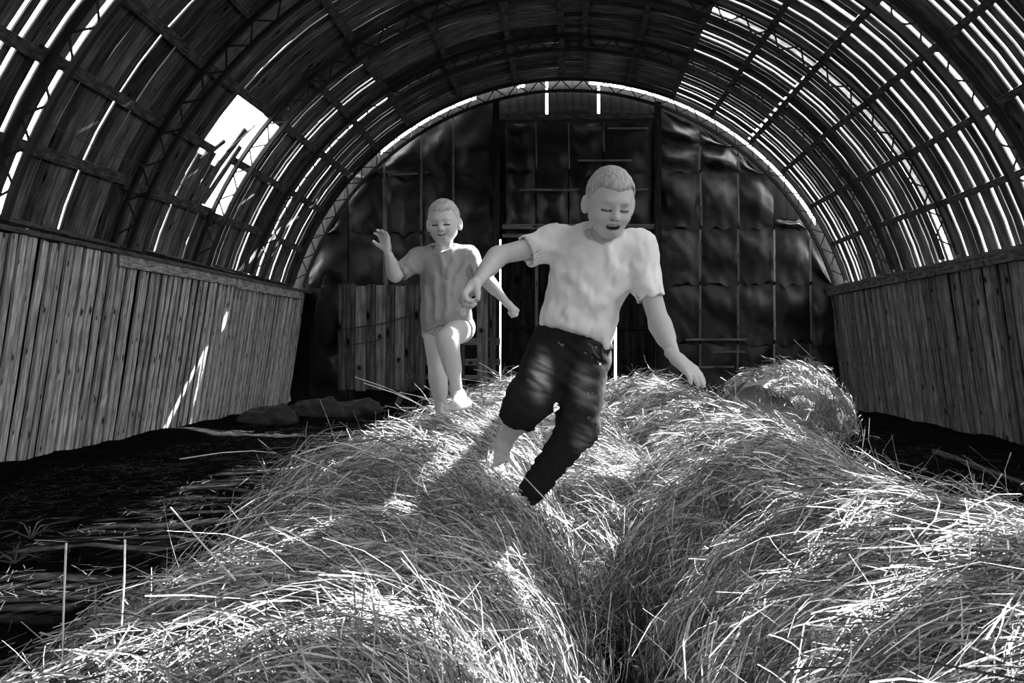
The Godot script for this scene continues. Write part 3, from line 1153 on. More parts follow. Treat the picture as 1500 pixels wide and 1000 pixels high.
# ---------------------------------------------------------------- head, in its own axes: x to the child's left, y up, z to the face
func head_prims(neck_to: Vector3, smile: int) -> Array:
	var P := [
		egg(Vector3(0, 0.034, -0.014), Vector3(0.071, 0.080, 0.089), 0.02),
		egg(Vector3(0, 0.0, 0.022), Vector3(0.061, 0.070, 0.055), 0.03),
		egg(Vector3(0, -0.036, 0.022), Vector3(0.051, 0.052, 0.052), 0.03),
		bone(Vector3(-0.012, -0.078, 0.052), Vector3(0.012, -0.078, 0.052), 0.015, 0.015, 0.02),
		bone(Vector3(0.048, -0.04, 0.0), Vector3(0.02, -0.074, 0.04), 0.014, 0.013, 0.02),
		bone(Vector3(-0.048, -0.04, 0.0), Vector3(-0.02, -0.074, 0.04), 0.014, 0.013, 0.02),
		bone(Vector3(-0.026, 0.02, 0.071), Vector3(0.026, 0.02, 0.071), 0.009, 0.009, 0.018),
	]
	for s in [-1.0, 1.0]:
		P.append(egg(Vector3(s * 0.034, -0.026, 0.056), Vector3(0.020, 0.017, 0.017), 0.018))
		P.append(egg(Vector3(s * 0.028, 0.001, 0.087), Vector3(0.017, 0.009, 0.013), 0.012, -1))
		P.append(egg(Vector3(s * 0.028, 0.000, 0.066), Vector3(0.0145, 0.0105, 0.0115), 0.003))
		# ear: shell with a hollow
		var tn := Basis(Vector3.UP, s * -0.55)
		P.append(egg(Vector3(s * 0.076, -0.004, -0.008), Vector3(0.008, 0.031, 0.019), 0.006, 1, tn))
		P.append(egg(Vector3(s * 0.0835, -0.002, -0.002), Vector3(0.006, 0.017, 0.009), 0.004, -1, tn))
	P.append(bone(Vector3(0, 0.008, 0.076), Vector3(0, -0.021, 0.090), 0.006, 0.0095, 0.012))
	for s in [-1.0, 1.0]:
		P.append(egg(Vector3(s * 0.0095, -0.025, 0.082), Vector3(0.0065, 0.006, 0.007), 0.006))
	if smile == 2:
		# laughing, mouth open
		P.append(bone(Vector3(-0.021, -0.044, 0.069), Vector3(0.0, -0.0475, 0.079), 0.0045, 0.006, 0.006))
		P.append(bone(Vector3(0.021, -0.044, 0.069), Vector3(0.0, -0.0475, 0.079), 0.0045, 0.006, 0.006))
		P.append(bone(Vector3(-0.019, -0.05, 0.067), Vector3(0.0, -0.065, 0.073), 0.0045, 0.0065, 0.008))
		P.append(bone(Vector3(0.019, -0.05, 0.067), Vector3(0.0, -0.065, 0.073), 0.0045, 0.0065, 0.008))
		P.append(egg(Vector3(0, -0.0545, 0.084), Vector3(0.021, 0.0085, 0.026), 0.004, -1))
		P.append(bone(Vector3(-0.011, -0.0505, 0.066), Vector3(0.011, -0.0505, 0.066), 0.0042, 0.0042, 0.001))
	else:
		# lips pressed together in a smile
		P.append(bone(Vector3(-0.017, -0.045, 0.068), Vector3(0.0, -0.047, 0.077), 0.004, 0.0055, 0.006))
		P.append(bone(Vector3(0.017, -0.045, 0.068), Vector3(0.0, -0.047, 0.077), 0.004, 0.0055, 0.006))
		P.append(bone(Vector3(-0.012, -0.06, 0.069), Vector3(0.012, -0.06, 0.069), 0.0075, 0.0075, 0.008))
		P.append(bone(Vector3(-0.02, -0.0475, 0.074), Vector3(0.0, -0.0545, 0.083), 0.0035, 0.0045, 0.004, -1))
		P.append(bone(Vector3(0.02, -0.0475, 0.074), Vector3(0.0, -0.0545, 0.083), 0.0035, 0.0045, 0.004, -1))
	P.append(bone(Vector3(0, -0.035, -0.02), neck_to, 0.041, 0.040, 0.02))
	return P

func face_tone(p: Vector3, smile: int) -> float:
	var v := SKIN
	if p.z > 0.03:
		for s in [-1.0, 1.0]:
			var e := Vector2((p.x - s * 0.028) / 0.016, 0)
			# lash line of the lowered lids, and the eyebrow above
			var lid := -0.0035 - 0.0015 * (1.0 - e.x * e.x)
			if absf(e.x) < 1.0 and absf(p.y - lid) < 0.0045:
				v = lerpf(0.04, v, smoothstep(0.0024, 0.0045, absf(p.y - lid)))
			var brow := 0.0175 + 0.003 * (1.0 - e.x * e.x)
			if absf(e.x) < 1.15 and absf(p.y - brow) < 0.0032:
				v *= 0.84
		if smile == 2:
			var m := Vector2(p.x / 0.0215, (p.y + 0.0545) / 0.0095)
			if m.length() < 1.0 and p.z < 0.0765:
				v = 0.02
				if absf(p.y + 0.0505) < 0.0042 and absf(p.x) < 0.014 and p.z > 0.064:
					v = 0.6
			elif m.length() < 1.4 and p.z > 0.06:
				v *= 0.82
		else:
			var line := -0.0545 + 0.007 * pow(p.x / 0.02, 2.0)
			if absf(p.x) < 0.021 and absf(p.y - line) < 0.004:
				v = lerpf(0.06, v, smoothstep(0.0012, 0.004, absf(p.y - line)))
			elif absf(p.x) < 0.018 and p.y < -0.043 and p.y > -0.068 and p.z > 0.06:
				v *= 0.8
		if absf(absf(p.x) - 0.0075) < 0.0035 and absf(p.y + 0.031) < 0.003 and p.z > 0.07:
			v *= 0.35
	return v

const SKIN := 0.46

func head(net: Net, hair: Net, xf: Transform3D, neck_world: Vector3, smile: int, cell: float) -> void:
	var nl: Vector3 = xf.affine_inverse() * neck_world
	grow(net, head_prims(nl, smile), cell, xf, func(p: Vector3): return g(face_tone(p, smile)))
	# cropped hair: a cap a few millimetres thick with a ragged hairline
	var H := [egg(Vector3(0, 0.034, -0.014), Vector3(0.0755, 0.0855, 0.0940), 0.02),
		egg(Vector3(0, 0.052, 0.028), Vector3(0.056, 0.050, 0.045), 0.02)]
	var dent := func(p: Vector3) -> float:
		var line := 0.070
		if p.z < 0.05:
			line = lerpf(-0.010, 0.068, smoothstep(0.0, 0.055, p.z))
		if p.z < 0.0:
			line = lerpf(-0.055, -0.012, smoothstep(-0.05, 0.0, p.z))
		line += 0.004 * noise.get_noise_2d(p.x * 60.0, p.z * 20.0) + (0.014 * (absf(p.x) / 0.05 - 0.5) if p.z > 0.04 else 0.0)
		var strand := 0.0022 * noise.get_noise_3d(p.x * 130.0, p.y * 40.0, p.z * 50.0)
		return strand + maxf(0.0, line - p.y) * 0.55
	grow(hair, H, cell, xf, func(p: Vector3):
		var t := 0.36 + 0.13 * noise.get_noise_3d(p.x * 150.0, p.y * 30.0, p.z * 45.0)
		return g(clampf(t, 0.12, 0.6)), dent)

# ---------------------------------------------------------------- hand in its own axes: wrist at 0, fingers along y, palm faces z, thumb on the side of sx
func hand(net: Net, xf: Transform3D, sx: float, size: float, curl: Array, thumb: Vector3, spread: float) -> void:
	var P := [bone(Vector3(0, -0.02, 0), Vector3(0, 0.012, 0), 0.0155, 0.017, 0.012)]
	var base := [0.021, 0.007, -0.007, -0.020]
	var lens := [0.044, 0.049, 0.045, 0.036]
	for f in 4:
		var kx: float = base[f] * sx
		var ky := 0.062 - (0.004 if f == 0 else 0.0) - (0.006 if f == 3 else 0.0) - (0.002 if f == 2 else 0.0)
		P.append(bone(Vector3(kx * 0.55, 0.008, 0), Vector3(kx, ky, 0), 0.0115, 0.0095, 0.012))
		var at := Vector3(kx, ky, 0)
		var an := 0.0
		var out: float = spread * (base[f] / 0.02) * sx
		var rad := 0.0082 if f < 3 else 0.0070
		var c: Array = curl[f]
		for j in 3:
			an += c[j]
			var l: float = lens[f] * [0.45, 0.31, 0.24][j]
			var to := at + Vector3(sin(out) * cos(an), cos(out) * cos(an), sin(an)) * l
			P.append(bone(at, to, rad - j * 0.0008, rad - 0.0008 - j * 0.0008, 0.003))
			at = to
	var t0 := Vector3(sx * 0.014, 0.012, 0.006)
	var td := Vector3(sx * thumb.x, thumb.y, thumb.z).normalized()
	var t1 := t0 + td * 0.032
	var t2 := t1 + (td + Vector3(-sx * 0.15, 0.3, 0.12)).normalized() * 0.022
	P.append(bone(t0, t1, 0.0125, 0.0090, 0.008))
	P.append(bone(t1, t2, 0.0088, 0.0068, 0.003))
	var b := xf.basis.scaled(Vector3.ONE)
	grow(net, P, 0.0032, Transform3D(b * Basis.from_scale(Vector3.ONE * size), xf.origin), func(_p: Vector3): return g(SKIN))

func frame(at: Vector3, along: Vector3, palm: Vector3) -> Transform3D:
	var y := along.normalized()
	var z := (palm - y * palm.dot(y)).normalized()
	return Transform3D(Basis(y.cross(z), y, z), at)

func foot(net: Net, ankle: Vector3, heel: Vector3, ball: Vector3, up: Vector3, size: float, big_side: float) -> void:
	var f := (ball - heel).normalized()
	var s := f.cross(up).normalized()
	var u := s.cross(f)
	var P := [bone(ankle + (ankle - heel) * 0.6, ankle, 0.021 * size, 0.021 * size, 0.015), bone(ankle, heel + u * 0.008, 0.023 * size, 0.020 * size, 0.02), bone(ankle, ball + u * 0.006, 0.020 * size, 0.014 * size, 0.025)]
	P.append(bone(heel, ball + s * 0.013 * size, 0.018 * size, 0.013 * size, 0.015))
	P.append(bone(heel, ball - s * 0.013 * size, 0.018 * size, 0.013 * size, 0.015))
	for t in 5:
		var x := (t - 2.0) * 0.0105 * size * big_side
		var l: float = [0.030, 0.028, 0.026, 0.023, 0.019][t] * size
		var r: float = [0.0095, 0.0068, 0.0066, 0.0062, 0.0058][t] * size
		var a := ball + s * x
		P.append(bone(a, a + f * l * 0.75 - u * 0.001, r, r, 0.003))
	grow(net, P, 0.004, Transform3D(), func(_p: Vector3): return g(SKIN))

# ---------------------------------------------------------------- the two boys
func person(label: String, at: Vector3) -> Node3D:
	return thing("person", label, "person", at)

func put(parent: Node3D, called: String, net: Net, m: Material) -> MeshInstance3D:
	for k in net.v.size():
		net.v[k] -= parent.position
	return part(parent, called, net.mesh(), m)

func painted(rough: float, spec := 0.35) -> StandardMaterial3D:
	var m := mat(1.0, rough, spec)
	m.vertex_color_use_as_albedo = true
	return m

func build_children() -> void:
	M.skin = painted(0.5, 0.4)
	M.hair = painted(0.55, 0.5)
	M.cloth = painted(0.9, 0.2)
	M.cloth.rim_enabled = true
	M.cloth.rim = 0.15
	M.denim = painted(0.85, 0.2)
	older_boy()
	younger_boy()

func axes(up: Vector3, across: Vector3) -> Basis:
	var y := up.normalized()
	var x := (across - y * across.dot(y)).normalized()
	return Basis(x, y, x.cross(y))

func older_boy() -> void:
	var skin_paint := func(_p: Vector3): return g(SKIN)
	var hip := px(842, 488, 2.08)
	var neck := px(880, 346, 1.985)
	var sr := px(812, 356, 2.02)   # his right shoulder
	var sl := px(934, 366, 1.99)
	var er := px(730, 374, 1.94)
	var wr := px(699, 413, 1.80)
	var el := px(966, 474, 1.97)
	var wl := px(987, 519, 1.86)
	var hr := px(815, 500, 2.08)
	var kr := px(773, 588, 1.97)
	var ar := px(738, 648, 2.14)
	var hl := px(862, 512, 2.07)
	var kl := px(846, 627, 1.96)
	var al := px(781, 716, 2.08)
	var T := axes(neck - hip, sl - sr)
	var o := person("boy in a white t-shirt and dark jeans leaping over the hay", Vector3(hip.x, 1.0, hip.z))
	var body := Net.new()
	var P := [
		bone(sr, er, 0.034, 0.0265, 0.02), bone(er, wr, 0.0265, 0.0165, 0.01), bone(er.lerp(wr, 0.12), er.lerp(wr, 0.45), 0.026, 0.022, 0.02),
		bone(sl, el, 0.036, 0.0280, 0.02), bone(el, wl, 0.0280, 0.0175, 0.01), bone(el.lerp(wl, 0.1), el.lerp(wl, 0.45), 0.029, 0.024, 0.02),
		bone(sr, sl, 0.04, 0.04, 0.03), egg(hip.lerp(neck, 0.65), Vector3(0.105, 0.12, 0.07), 0.04, 1, T), egg(hip.lerp(neck, 0.2), Vector3(0.09, 0.11, 0.065), 0.04, 1, T),
		bone(hr, kr, 0.055, 0.043, 0.03), bone(kr, ar, 0.042, 0.026, 0.02), bone(kr.lerp(ar, 0.25), kr.lerp(ar, 0.5), 0.04, 0.036, 0.02),
		bone(hl, kl, 0.055, 0.043, 0.03), bone(kl, al, 0.042, 0.03, 0.02)]
	grow(body, P, 0.008, Transform3D(), skin_paint)
	var hair := Net.new()
	var hx := Transform3D(Basis(Vector3.UP, 0.20) * Basis(Vector3.RIGHT, 0.40) * Basis(Vector3.BACK, -0.04) * Basis.from_scale(Vector3.ONE * 0.875), px(893, 300, 1.90))
	head(body, hair, hx, neck + Vector3(0, -0.02, 0.0), 2, 0.0034)
	# his right hand: loosely closed, seen from the back; the left hand open, reaching down
	hand(body, frame(wr + (wr - er).normalized() * 0.012, px(676, 438, 1.76) - wr, Vector3(0.55, -0.75, 0.25)), 1.0, 0.98, [[0.9, 1.0, 0.6], [0.95, 1.05, 0.6], [1.0, 1.1, 0.6], [1.0, 1.1, 0.6]], Vector3(0.35, 0.75, 0.65), 0.05)
	hand(body, frame(wl + (wl - el).normalized() * 0.012, px(1018, 545, 1.82) - wl, Vector3(-0.5, -0.4, -0.6)), 1.0, 0.98, [[0.25, 0.25, 0.15], [0.2, 0.2, 0.1], [0.2, 0.25, 0.1], [0.25, 0.3, 0.2]], Vector3(0.55, 0.65, 0.5), 0.10)
	foot(body, ar, ar + Vector3(-0.012, -0.02, -0.045), px(734, 672, 2.10), Vector3(-0.3, 0.3, 0.9), 1.05, 1.0)
	foot(body, al, al + Vector3(0.0, -0.02, -0.02), al + Vector3(0.0, -0.05, -0.10), Vector3.UP, 1.05, 1.0)
	put(o, "body", body, M.skin)
	put(o, "hair", hair, M.hair)
	# t-shirt
	var shirt := Net.new()
	var cr := px(770, 369, 1.985)
	var cl := px(953, 438, 1.97)
	var S := [
		egg(hip.lerp(neck, 0.66), Vector3(0.118, 0.130, 0.086), 0.04, 1, T),
		egg(hip.lerp(neck, 0.30) + T.z * 0.006, Vector3(0.108, 0.13, 0.085), 0.05, 1, T),
		egg(hip.lerp(neck, 0.02), Vector3(0.113, 0.11, 0.086), 0.05, 1, T),
		bone(sr, sl, 0.050, 0.050, 0.03), bone(neck - T.y * 0.03 - T.x * 0.03, neck - T.y * 0.03 + T.x * 0.03, 0.055, 0.055, 0.03),
		bone(sr + T.y * 0.004, cr, 0.050, 0.047, 0.03, 1, true), bone(sl, cl, 0.055, 0.041, 0.035, 1, true),
		bone(cr - (cr - sr).normalized() * 0.02, cr + (cr - sr).normalized() * 0.06, 0.041, 0.041, 0.002, -1),
		bone(cl - (cl - sl).normalized() * 0.02, cl + (cl - sl).normalized() * 0.06, 0.035, 0.035, 0.002, -1),
		egg(neck + T.z * 0.018 + T.y * 0.012, Vector3(0.050, 0.034, 0.056), 0.006, -1, T)]
	# folds drawn out of the cloth, read from the photograph
	for f in [[[918, 424], [880, 448], [846, 470], 0.007], [[915, 400], [905, 430], [893, 470], 0.006], [[806, 392], [830, 398], [858, 396], 0.005], [[800, 452], [830, 462], [870, 486], 0.008], [[796, 466], [830, 476], [862, 490], 0.007], [[898, 360], [905, 385], [912, 410], 0.005], [[826, 345], [838, 360], [846, 380], 0.004], [[850, 430], [870, 455], [886, 480], 0.006], [[780, 352], [800, 360], [822, 372], 0.004], [[940, 390], [945, 410], [958, 430], 0.005]]:
		S.append({"fold": f})
	var S2 := []
	for q in S:
		if not q.has("fold"):
			S2.append(q)
	var rough := Net.new()
	grow(rough, S2, 0.010, Transform3D(), skin_paint)
	for q in S:
		if q.has("fold"):
			var pts := []
			for j in 3:
				pts.append(seen_at(rough, q.fold[j][0], q.fold[j][1]))
			if pts[0] != Vector3.ZERO and pts[1] != Vector3.ZERO and pts[2] != Vector3.ZERO:
				for j in 2:
					S2.append(bone(pts[j] + Vector3(0, 0, -0.003), pts[j + 1] + Vector3(0, 0, -0.003), q.fold[3] * 1.2, q.fold[3] * 1.1, 0.022))
	# the hem, and the corner that hangs out
	var h1 := px(787, 470, 2.0)
	var h2 := px(868, 497, 2.0)
	var hn := (h2 - h1).normalized().cross(Vector3(0, 0.25, 1)).normalized()
	if hn.y > 0:
		hn = -hn
	S2.append(cut(h1, hn))
	S2.append(bone(px(886, 478, 2.0), px(888, 506, 2.0), 0.018, 0.011, 0.012))
	var shirt_dent := func(p: Vector3) -> float:
		var q: Vector3 = (p - hip) * T
		return 0.0035 * noise.get_noise_3d(q.x * 26.0 + q.y * 14.0, q.y * 12.0 - q.x * 8.0, q.z * 14.0) + 0.0022 * noise.get_noise_3d(q.x * 60.0, q.y * 22.0, q.z * 30.0)
	grow(shirt, S2, 0.0055, Transform3D(), func(_p: Vector3): return g(0.74), shirt_dent)
	# ribbed collar
	var ring := []
	var cc := neck - T.y * 0.006 + T.z * 0.012
	for k in 21:
		var an := TAU * k / 20.0
		ring.append(cc + T.x * cos(an) * 0.051 + T.z * sin(an) * 0.052 - T.y * (0.014 * sin(an) + 0.004))
	var col := Net.new()
	var C := []
	for k in 20:
		C.append(bone(ring[k], ring[k + 1], 0.0065, 0.0065, 0.004))
	grow(col, C, 0.004, Transform3D(), func(_p: Vector3): return g(0.70))
	var sh := put(o, "t_shirt", shirt, M.cloth)
	for k in col.v.size():
		col.v[k] -= o.position
	part(sh, "collar", col.mesh(), M.cloth)
	# jeans
	var jeans := Net.new()
	var cuff_r := kr.lerp(ar, 0.30)
	var cuff_l := al + (al - kl).normalized() * 0.03
	var J := [
		egg(hip.lerp(neck, -0.02), Vector3(0.098, 0.085, 0.080), 0.04, 1, T),
		bone(hr, kr, 0.074, 0.062, 0.035), bone(hl, kl, 0.070, 0.057, 0.035),
		bone(kr, cuff_r, 0.061, 0.056, 0.03, 1, true), bone(kr.lerp(cuff_r, 0.65), cuff_r, 0.060, 0.059, 0.012, 1, true),
		bone(kl, cuff_l, 0.056, 0.037, 0.03, 1, true),
		bone(cuff_r - (cuff_r - kr).normalized() * 0.02, cuff_r + (cuff_r - kr).normalized() * 0.08, 0.049, 0.049, 0.003, -1),
		bone(cuff_l - (cuff_l - kl).normalized() * 0.02, cuff_l + (cuff_l - kl).normalized() * 0.08, 0.031, 0.031, 0.003, -1),
		cut(hip.lerp(neck, 0.17), T.y)]
	var jd := func(p: Vector3) -> float:
		var q: Vector3 = (p - hip) * T
		var fold := 0.0055 * noise.get_noise_3d(q.x * 10.0, q.y * 34.0 + q.x * 12.0, q.z * 10.0)
		var knee := 0.006 * sin((q.y + q.x * 0.5) * 190.0) * smoothstep(-0.06, -0.02, q.y) * smoothstep(0.02, -0.02, q.y)
		return fold + 0.002 * noise.get_noise_3d(q.x * 50.0, q.y * 70.0, q.z * 50.0) + knee * 0.5
	var fade_r := hr.lerp(kr, 0.55)
	var fade_l := hl.lerp(kl, 0.45)
	var worn := func(p: Vector3) -> Color:
		# denim rubbed pale on the thighs and knees, streaked across the legs
		var v := 0.016
		var streak := 0.55 + 0.8 * noise.get_noise_3d(p.x * 14.0, p.y * 60.0 + p.x * 30.0, p.z * 10.0)
		for q in [[fade_r, 0.04, 0.08, 0.32], [fade_l, 0.045, 0.07, 0.15], [kl + Vector3(0.015, -0.03, 0), 0.04, 0.06, 0.12], [hl + Vector3(0.02, 0.01, 0), 0.05, 0.025, 0.07]]:
			var d := Vector2((p.x - q[0].x) / q[1], (p.y - q[0].y) / q[2]).length()
			if d < 1.2 and p.z > q[0].z - 0.02:
				v += q[3] * (1.0 - smoothstep(0.1, 1.2, d)) * clampf(streak, 0.1, 1.2)
		return g(v)
	grow(jeans, J, 0.006, Transform3D(), worn, jd)
	var surface := Net.new()
	surface.v = jeans.v.duplicate()
	var jn := put(o, "jeans", jeans, M.denim)
	# pocket seam, belt loop and waistband edge
	M.seam = mat(0.12, 0.8, 0.2)
	for line in [[[872, 503], [876, 515], [884, 528]], [[888, 508], [889, 518]], [[868, 500], [880, 510]]]:
		var pts := []
		for q in line:
			var s := seen_at(surface, q[0], q[1])
			if s != Vector3.ZERO:
				pts.append(s + Vector3(0, 0, 0.002) - o.position)
		if pts.size() > 1:
			part(jn, "seam", tube_mesh(pts, 0.0022, 0.0022, 5), M.seam)

func younger_boy() -> void:
	var skin_paint := func(_p: Vector3): return g(SKIN)
	var hip := px(655, 480, 2.80)
	var neck := px(650, 363, 2.75)
	var sr := px(614, 379, 2.76)
	var sl := px(686, 376, 2.76)
	var er := px(579, 403, 2.69)
	var wr := px(568, 369, 2.62)
	var el := px(712, 408, 2.74)
	var wl := px(740, 441, 2.64)
	var hr := px(637, 485, 2.82)
	var kr := px(641, 550, 2.76)
	var ar := px(647, 596, 2.82)
	var hl := px(675, 480, 2.80)
	var kl := px(655, 497, 2.63)
	var al := px(671, 577, 2.69)
	var T := axes(neck - hip, sl - sr)
	var o := person("boy in a grey t-shirt stepping barefoot over the hay with one knee raised", Vector3(hip.x, 1.2, hip.z))
	var body := Net.new()
	var P := [
		bone(sr, er, 0.031, 0.0265, 0.02), bone(er, wr, 0.0265, 0.0165, 0.01), bone(er.lerp(wr, 0.1), er.lerp(wr, 0.45), 0.027, 0.023, 0.02),
		bone(sl, el, 0.031, 0.0255, 0.02), bone(el, wl, 0.0255, 0.0165, 0.01), bone(el.lerp(wl, 0.1), el.lerp(wl, 0.45), 0.026, 0.022, 0.02),
		bone(sr, sl, 0.033, 0.033, 0.03), egg(hip.lerp(neck, 0.65), Vector3(0.088, 0.12, 0.06), 0.04, 1, T), egg(hip.lerp(neck, 0.2), Vector3(0.085, 0.11, 0.062), 0.04, 1, T),
		bone(hr, kr, 0.052, 0.034, 0.03), bone(kr, ar, 0.032, 0.0205, 0.02), bone(kr.lerp(ar, 0.2), kr.lerp(ar, 0.5), 0.033, 0.030, 0.025),
		bone(hl, kl, 0.058, 0.042, 0.03), bone(kl, al, 0.038, 0.0205, 0.02), bone(kl.lerp(al, 0.18), kl.lerp(al, 0.5), 0.038, 0.031, 0.025)]
	grow(body, P, 0.008, Transform3D(), skin_paint)
	var hair := Net.new()
	var hx := Transform3D(Basis(Vector3.UP, -0.02) * Basis(Vector3.RIGHT, 0.18) * Basis(Vector3.BACK, 0.03) * Basis.from_scale(Vector3.ONE * 0.85), px(650, 328, 2.72))
	head(body, hair, hx, neck + Vector3(0, -0.02, 0.0), 1, 0.0038)
	hand(body, frame(wr + (wr - er).normalized() * 0.01, px(562, 342, 2.60) - wr, Vector3(-0.35, 0.1, 0.9)), -1.0, 0.84, [[0.5, 0.5, 0.3], [0.35, 0.5, 0.3], [0.3, 0.5, 0.3], [0.3, 0.4, 0.2]], Vector3(0.75, 0.6, 0.25), 0.16)
	hand(body, frame(wl + (wl - el).normalized() * 0.01, px(755, 454, 2.62) - wl, Vector3(-0.6, -0.5, -0.3)), 1.0, 0.84, [[1.1, 1.2, 0.7], [1.1, 1.2, 0.7], [1.1, 1.2, 0.7], [1.1, 1.2, 0.7]], Vector3(0.3, 0.7, 0.7), 0.02)
	foot(body, ar, ar + Vector3(0.004, -0.03, -0.03), px(641, 614, 2.75), Vector3.UP, 0.92, 1.0)
	foot(body, al, px(683, 592, 2.69), px(664, 597, 2.60), Vector3.UP, 0.92, -1.0)
	put(o, "body", body, M.skin)
	put(o, "hair", hair, M.hair)
	# t-shirt, long and loose
	var cr := px(585, 399, 2.70)
	var cl := px(700, 401, 2.745)
	var S := [
		egg(hip.lerp(neck, 0.68), Vector3(0.099, 0.125, 0.074), 0.04, 1, T),
		egg(hip.lerp(neck, 0.36), Vector3(0.098, 0.14, 0.080), 0.05, 1, T),
		egg(hip.lerp(neck, 0.05), Vector3(0.105, 0.12, 0.086), 0.05, 1, T),
		bone(sr, sl, 0.040, 0.040, 0.03), bone(neck - T.y * 0.03 - T.x * 0.025, neck - T.y * 0.03 + T.x * 0.025, 0.048, 0.048, 0.03),
		bone(sr, cr, 0.043, 0.037, 0.03, 1, true), bone(sl, cl, 0.044, 0.038, 0.03, 1, true),
		bone(cr - (cr - sr).normalized() * 0.015, cr + (cr - sr).normalized() * 0.05, 0.031, 0.031, 0.002, -1),
		bone(cl - (cl - sl).normalized() * 0.015, cl + (cl - sl).normalized() * 0.05, 0.033, 0.033, 0.002, -1),
		egg(neck + T.z * 0.014 + T.y * 0.010, Vector3(0.045, 0.030, 0.050), 0.006, -1, T)]
	var folds := [[[643, 372], [646, 385], [644, 400], 0.005], [[680, 385], [672, 405], [668, 430], 0.006], [[668, 378], [661, 392], [654, 404], 0.005], [[620, 420], [622, 445], [621, 470], 0.007], [[652, 420], [652, 445], [650, 472], 0.007], [[690, 450], [672, 452], [656, 468], 0.007], [[600, 380], [606, 390], [612, 402], 0.005], [[690, 384], [692, 394], [695, 404], 0.004], [[636, 400], [636, 430], [634, 465], 0.005]]
	var rough := Net.new()
	grow(rough, S, 0.010, Transform3D(), skin_paint)
	for f in folds:
		var pts := []
		for j in 3:
			pts.append(seen_at(rough, f[j][0], f[j][1]))
		if pts[0] != Vector3.ZERO and pts[1] != Vector3.ZERO and pts[2] != Vector3.ZERO:
			for j in 2:
				S.append(bone(pts[j] + Vector3(0, 0, 0.001), pts[j + 1] + Vector3(0, 0, 0.001), f[3] * 1.2, f[3], 0.012))
	var h1 := px(616, 486, 2.74)
	var h2 := px(693, 468, 2.74)
	var hn := (h2 - h1).normalized().cross(Vector3(0, 0.1, 1)).normalized()
	if hn.y > 0:
		hn = -hn
	S.append(cut(h1, hn))
	var dent := func(p: Vector3) -> float:
		var q: Vector3 = (p - hip) * T
		return 0.003 * noise.get_noise_3d(q.x * 20.0 + q.y * 6.0, q.y * 9.0, q.z * 14.0) + 0.0015 * noise.get_noise_3d(q.x * 70.0, q.y * 30.0, q.z * 40.0)
	var shirt := Net.new()
	grow(shirt, S, 0.006, Transform3D(), func(_p: Vector3): return g(0.27), dent)
	var spot := seen_at(shirt, 683, 458)
	var sh := put(o, "t_shirt", shirt, M.cloth)
	var col := Net.new()
	var C := []
	var cc := neck - T.y * 0.006 + T.z * 0.010
	for k in 20:
		var q := []
		for e in 2:
			var an := TAU * (k + e) / 20.0
			q.append(cc + T.x * cos(an) * 0.047 + T.z * sin(an) * 0.046 - T.y * (0.010 * sin(an) + 0.004))
		C.append(bone(q[0], q[1], 0.006, 0.006, 0.004))
	grow(col, C, 0.004, Transform3D(), func(_p: Vector3): return g(0.26))
	for k in col.v.size():
		col.v[k] -= o.position
	part(sh, "collar", col.mesh(), M.cloth)
	# round printed badge near the hem
	if spot != Vector3.ZERO:
		var nrm := (EYE - spot).normalized() * 0.6 + Vector3(0.35, 0.0, 0.2)
		nrm = nrm.normalized()
		var b := axes(nrm, Vector3.RIGHT)
		var st := begin()
		var ringp := []
		for k in 17:
			var an := TAU * k / 16.0
			ringp.append(spot - o.position + nrm * 0.004 + (b.x * cos(an) + b.z * sin(an)) * 0.0115)
		add_tube(st, ringp, 0.0016, 0.0016, 5)
		var curl := []
		for k in 12:
			var an := k * 0.62
			curl.append(spot - o.position + nrm * 0.005 + (b.x * cos(an) + b.z * sin(an)) * (0.0065 - 0.0004 * k))
		add_tube(st, curl, 0.0014, 0.0010, 5)
		var badge := part(sh, "badge", done(st), mat(0.7, 0.8, 0.2))
		badge.set_meta("label", "small round badge with a curl")
	# briefs under the hem
	var br := Net.new()
	grow(br, [egg(hip.lerp(neck, 0.04), Vector3(0.094, 0.062, 0.074), 0.03, 1, T), bone(hl, hl.lerp(kl, 0.18), 0.061, 0.061, 0.02, 1, true), bone(hr, hr.lerp(kr, 0.10), 0.056, 0.056, 0.02, 1, true)], 0.006, Transform3D(), func(p: Vector3):
		return g(0.40 if sin(p.x * 260.0) * sin(p.y * 260.0) < 0.55 else 0.2))
	put(o, "briefs", br, M.cloth)

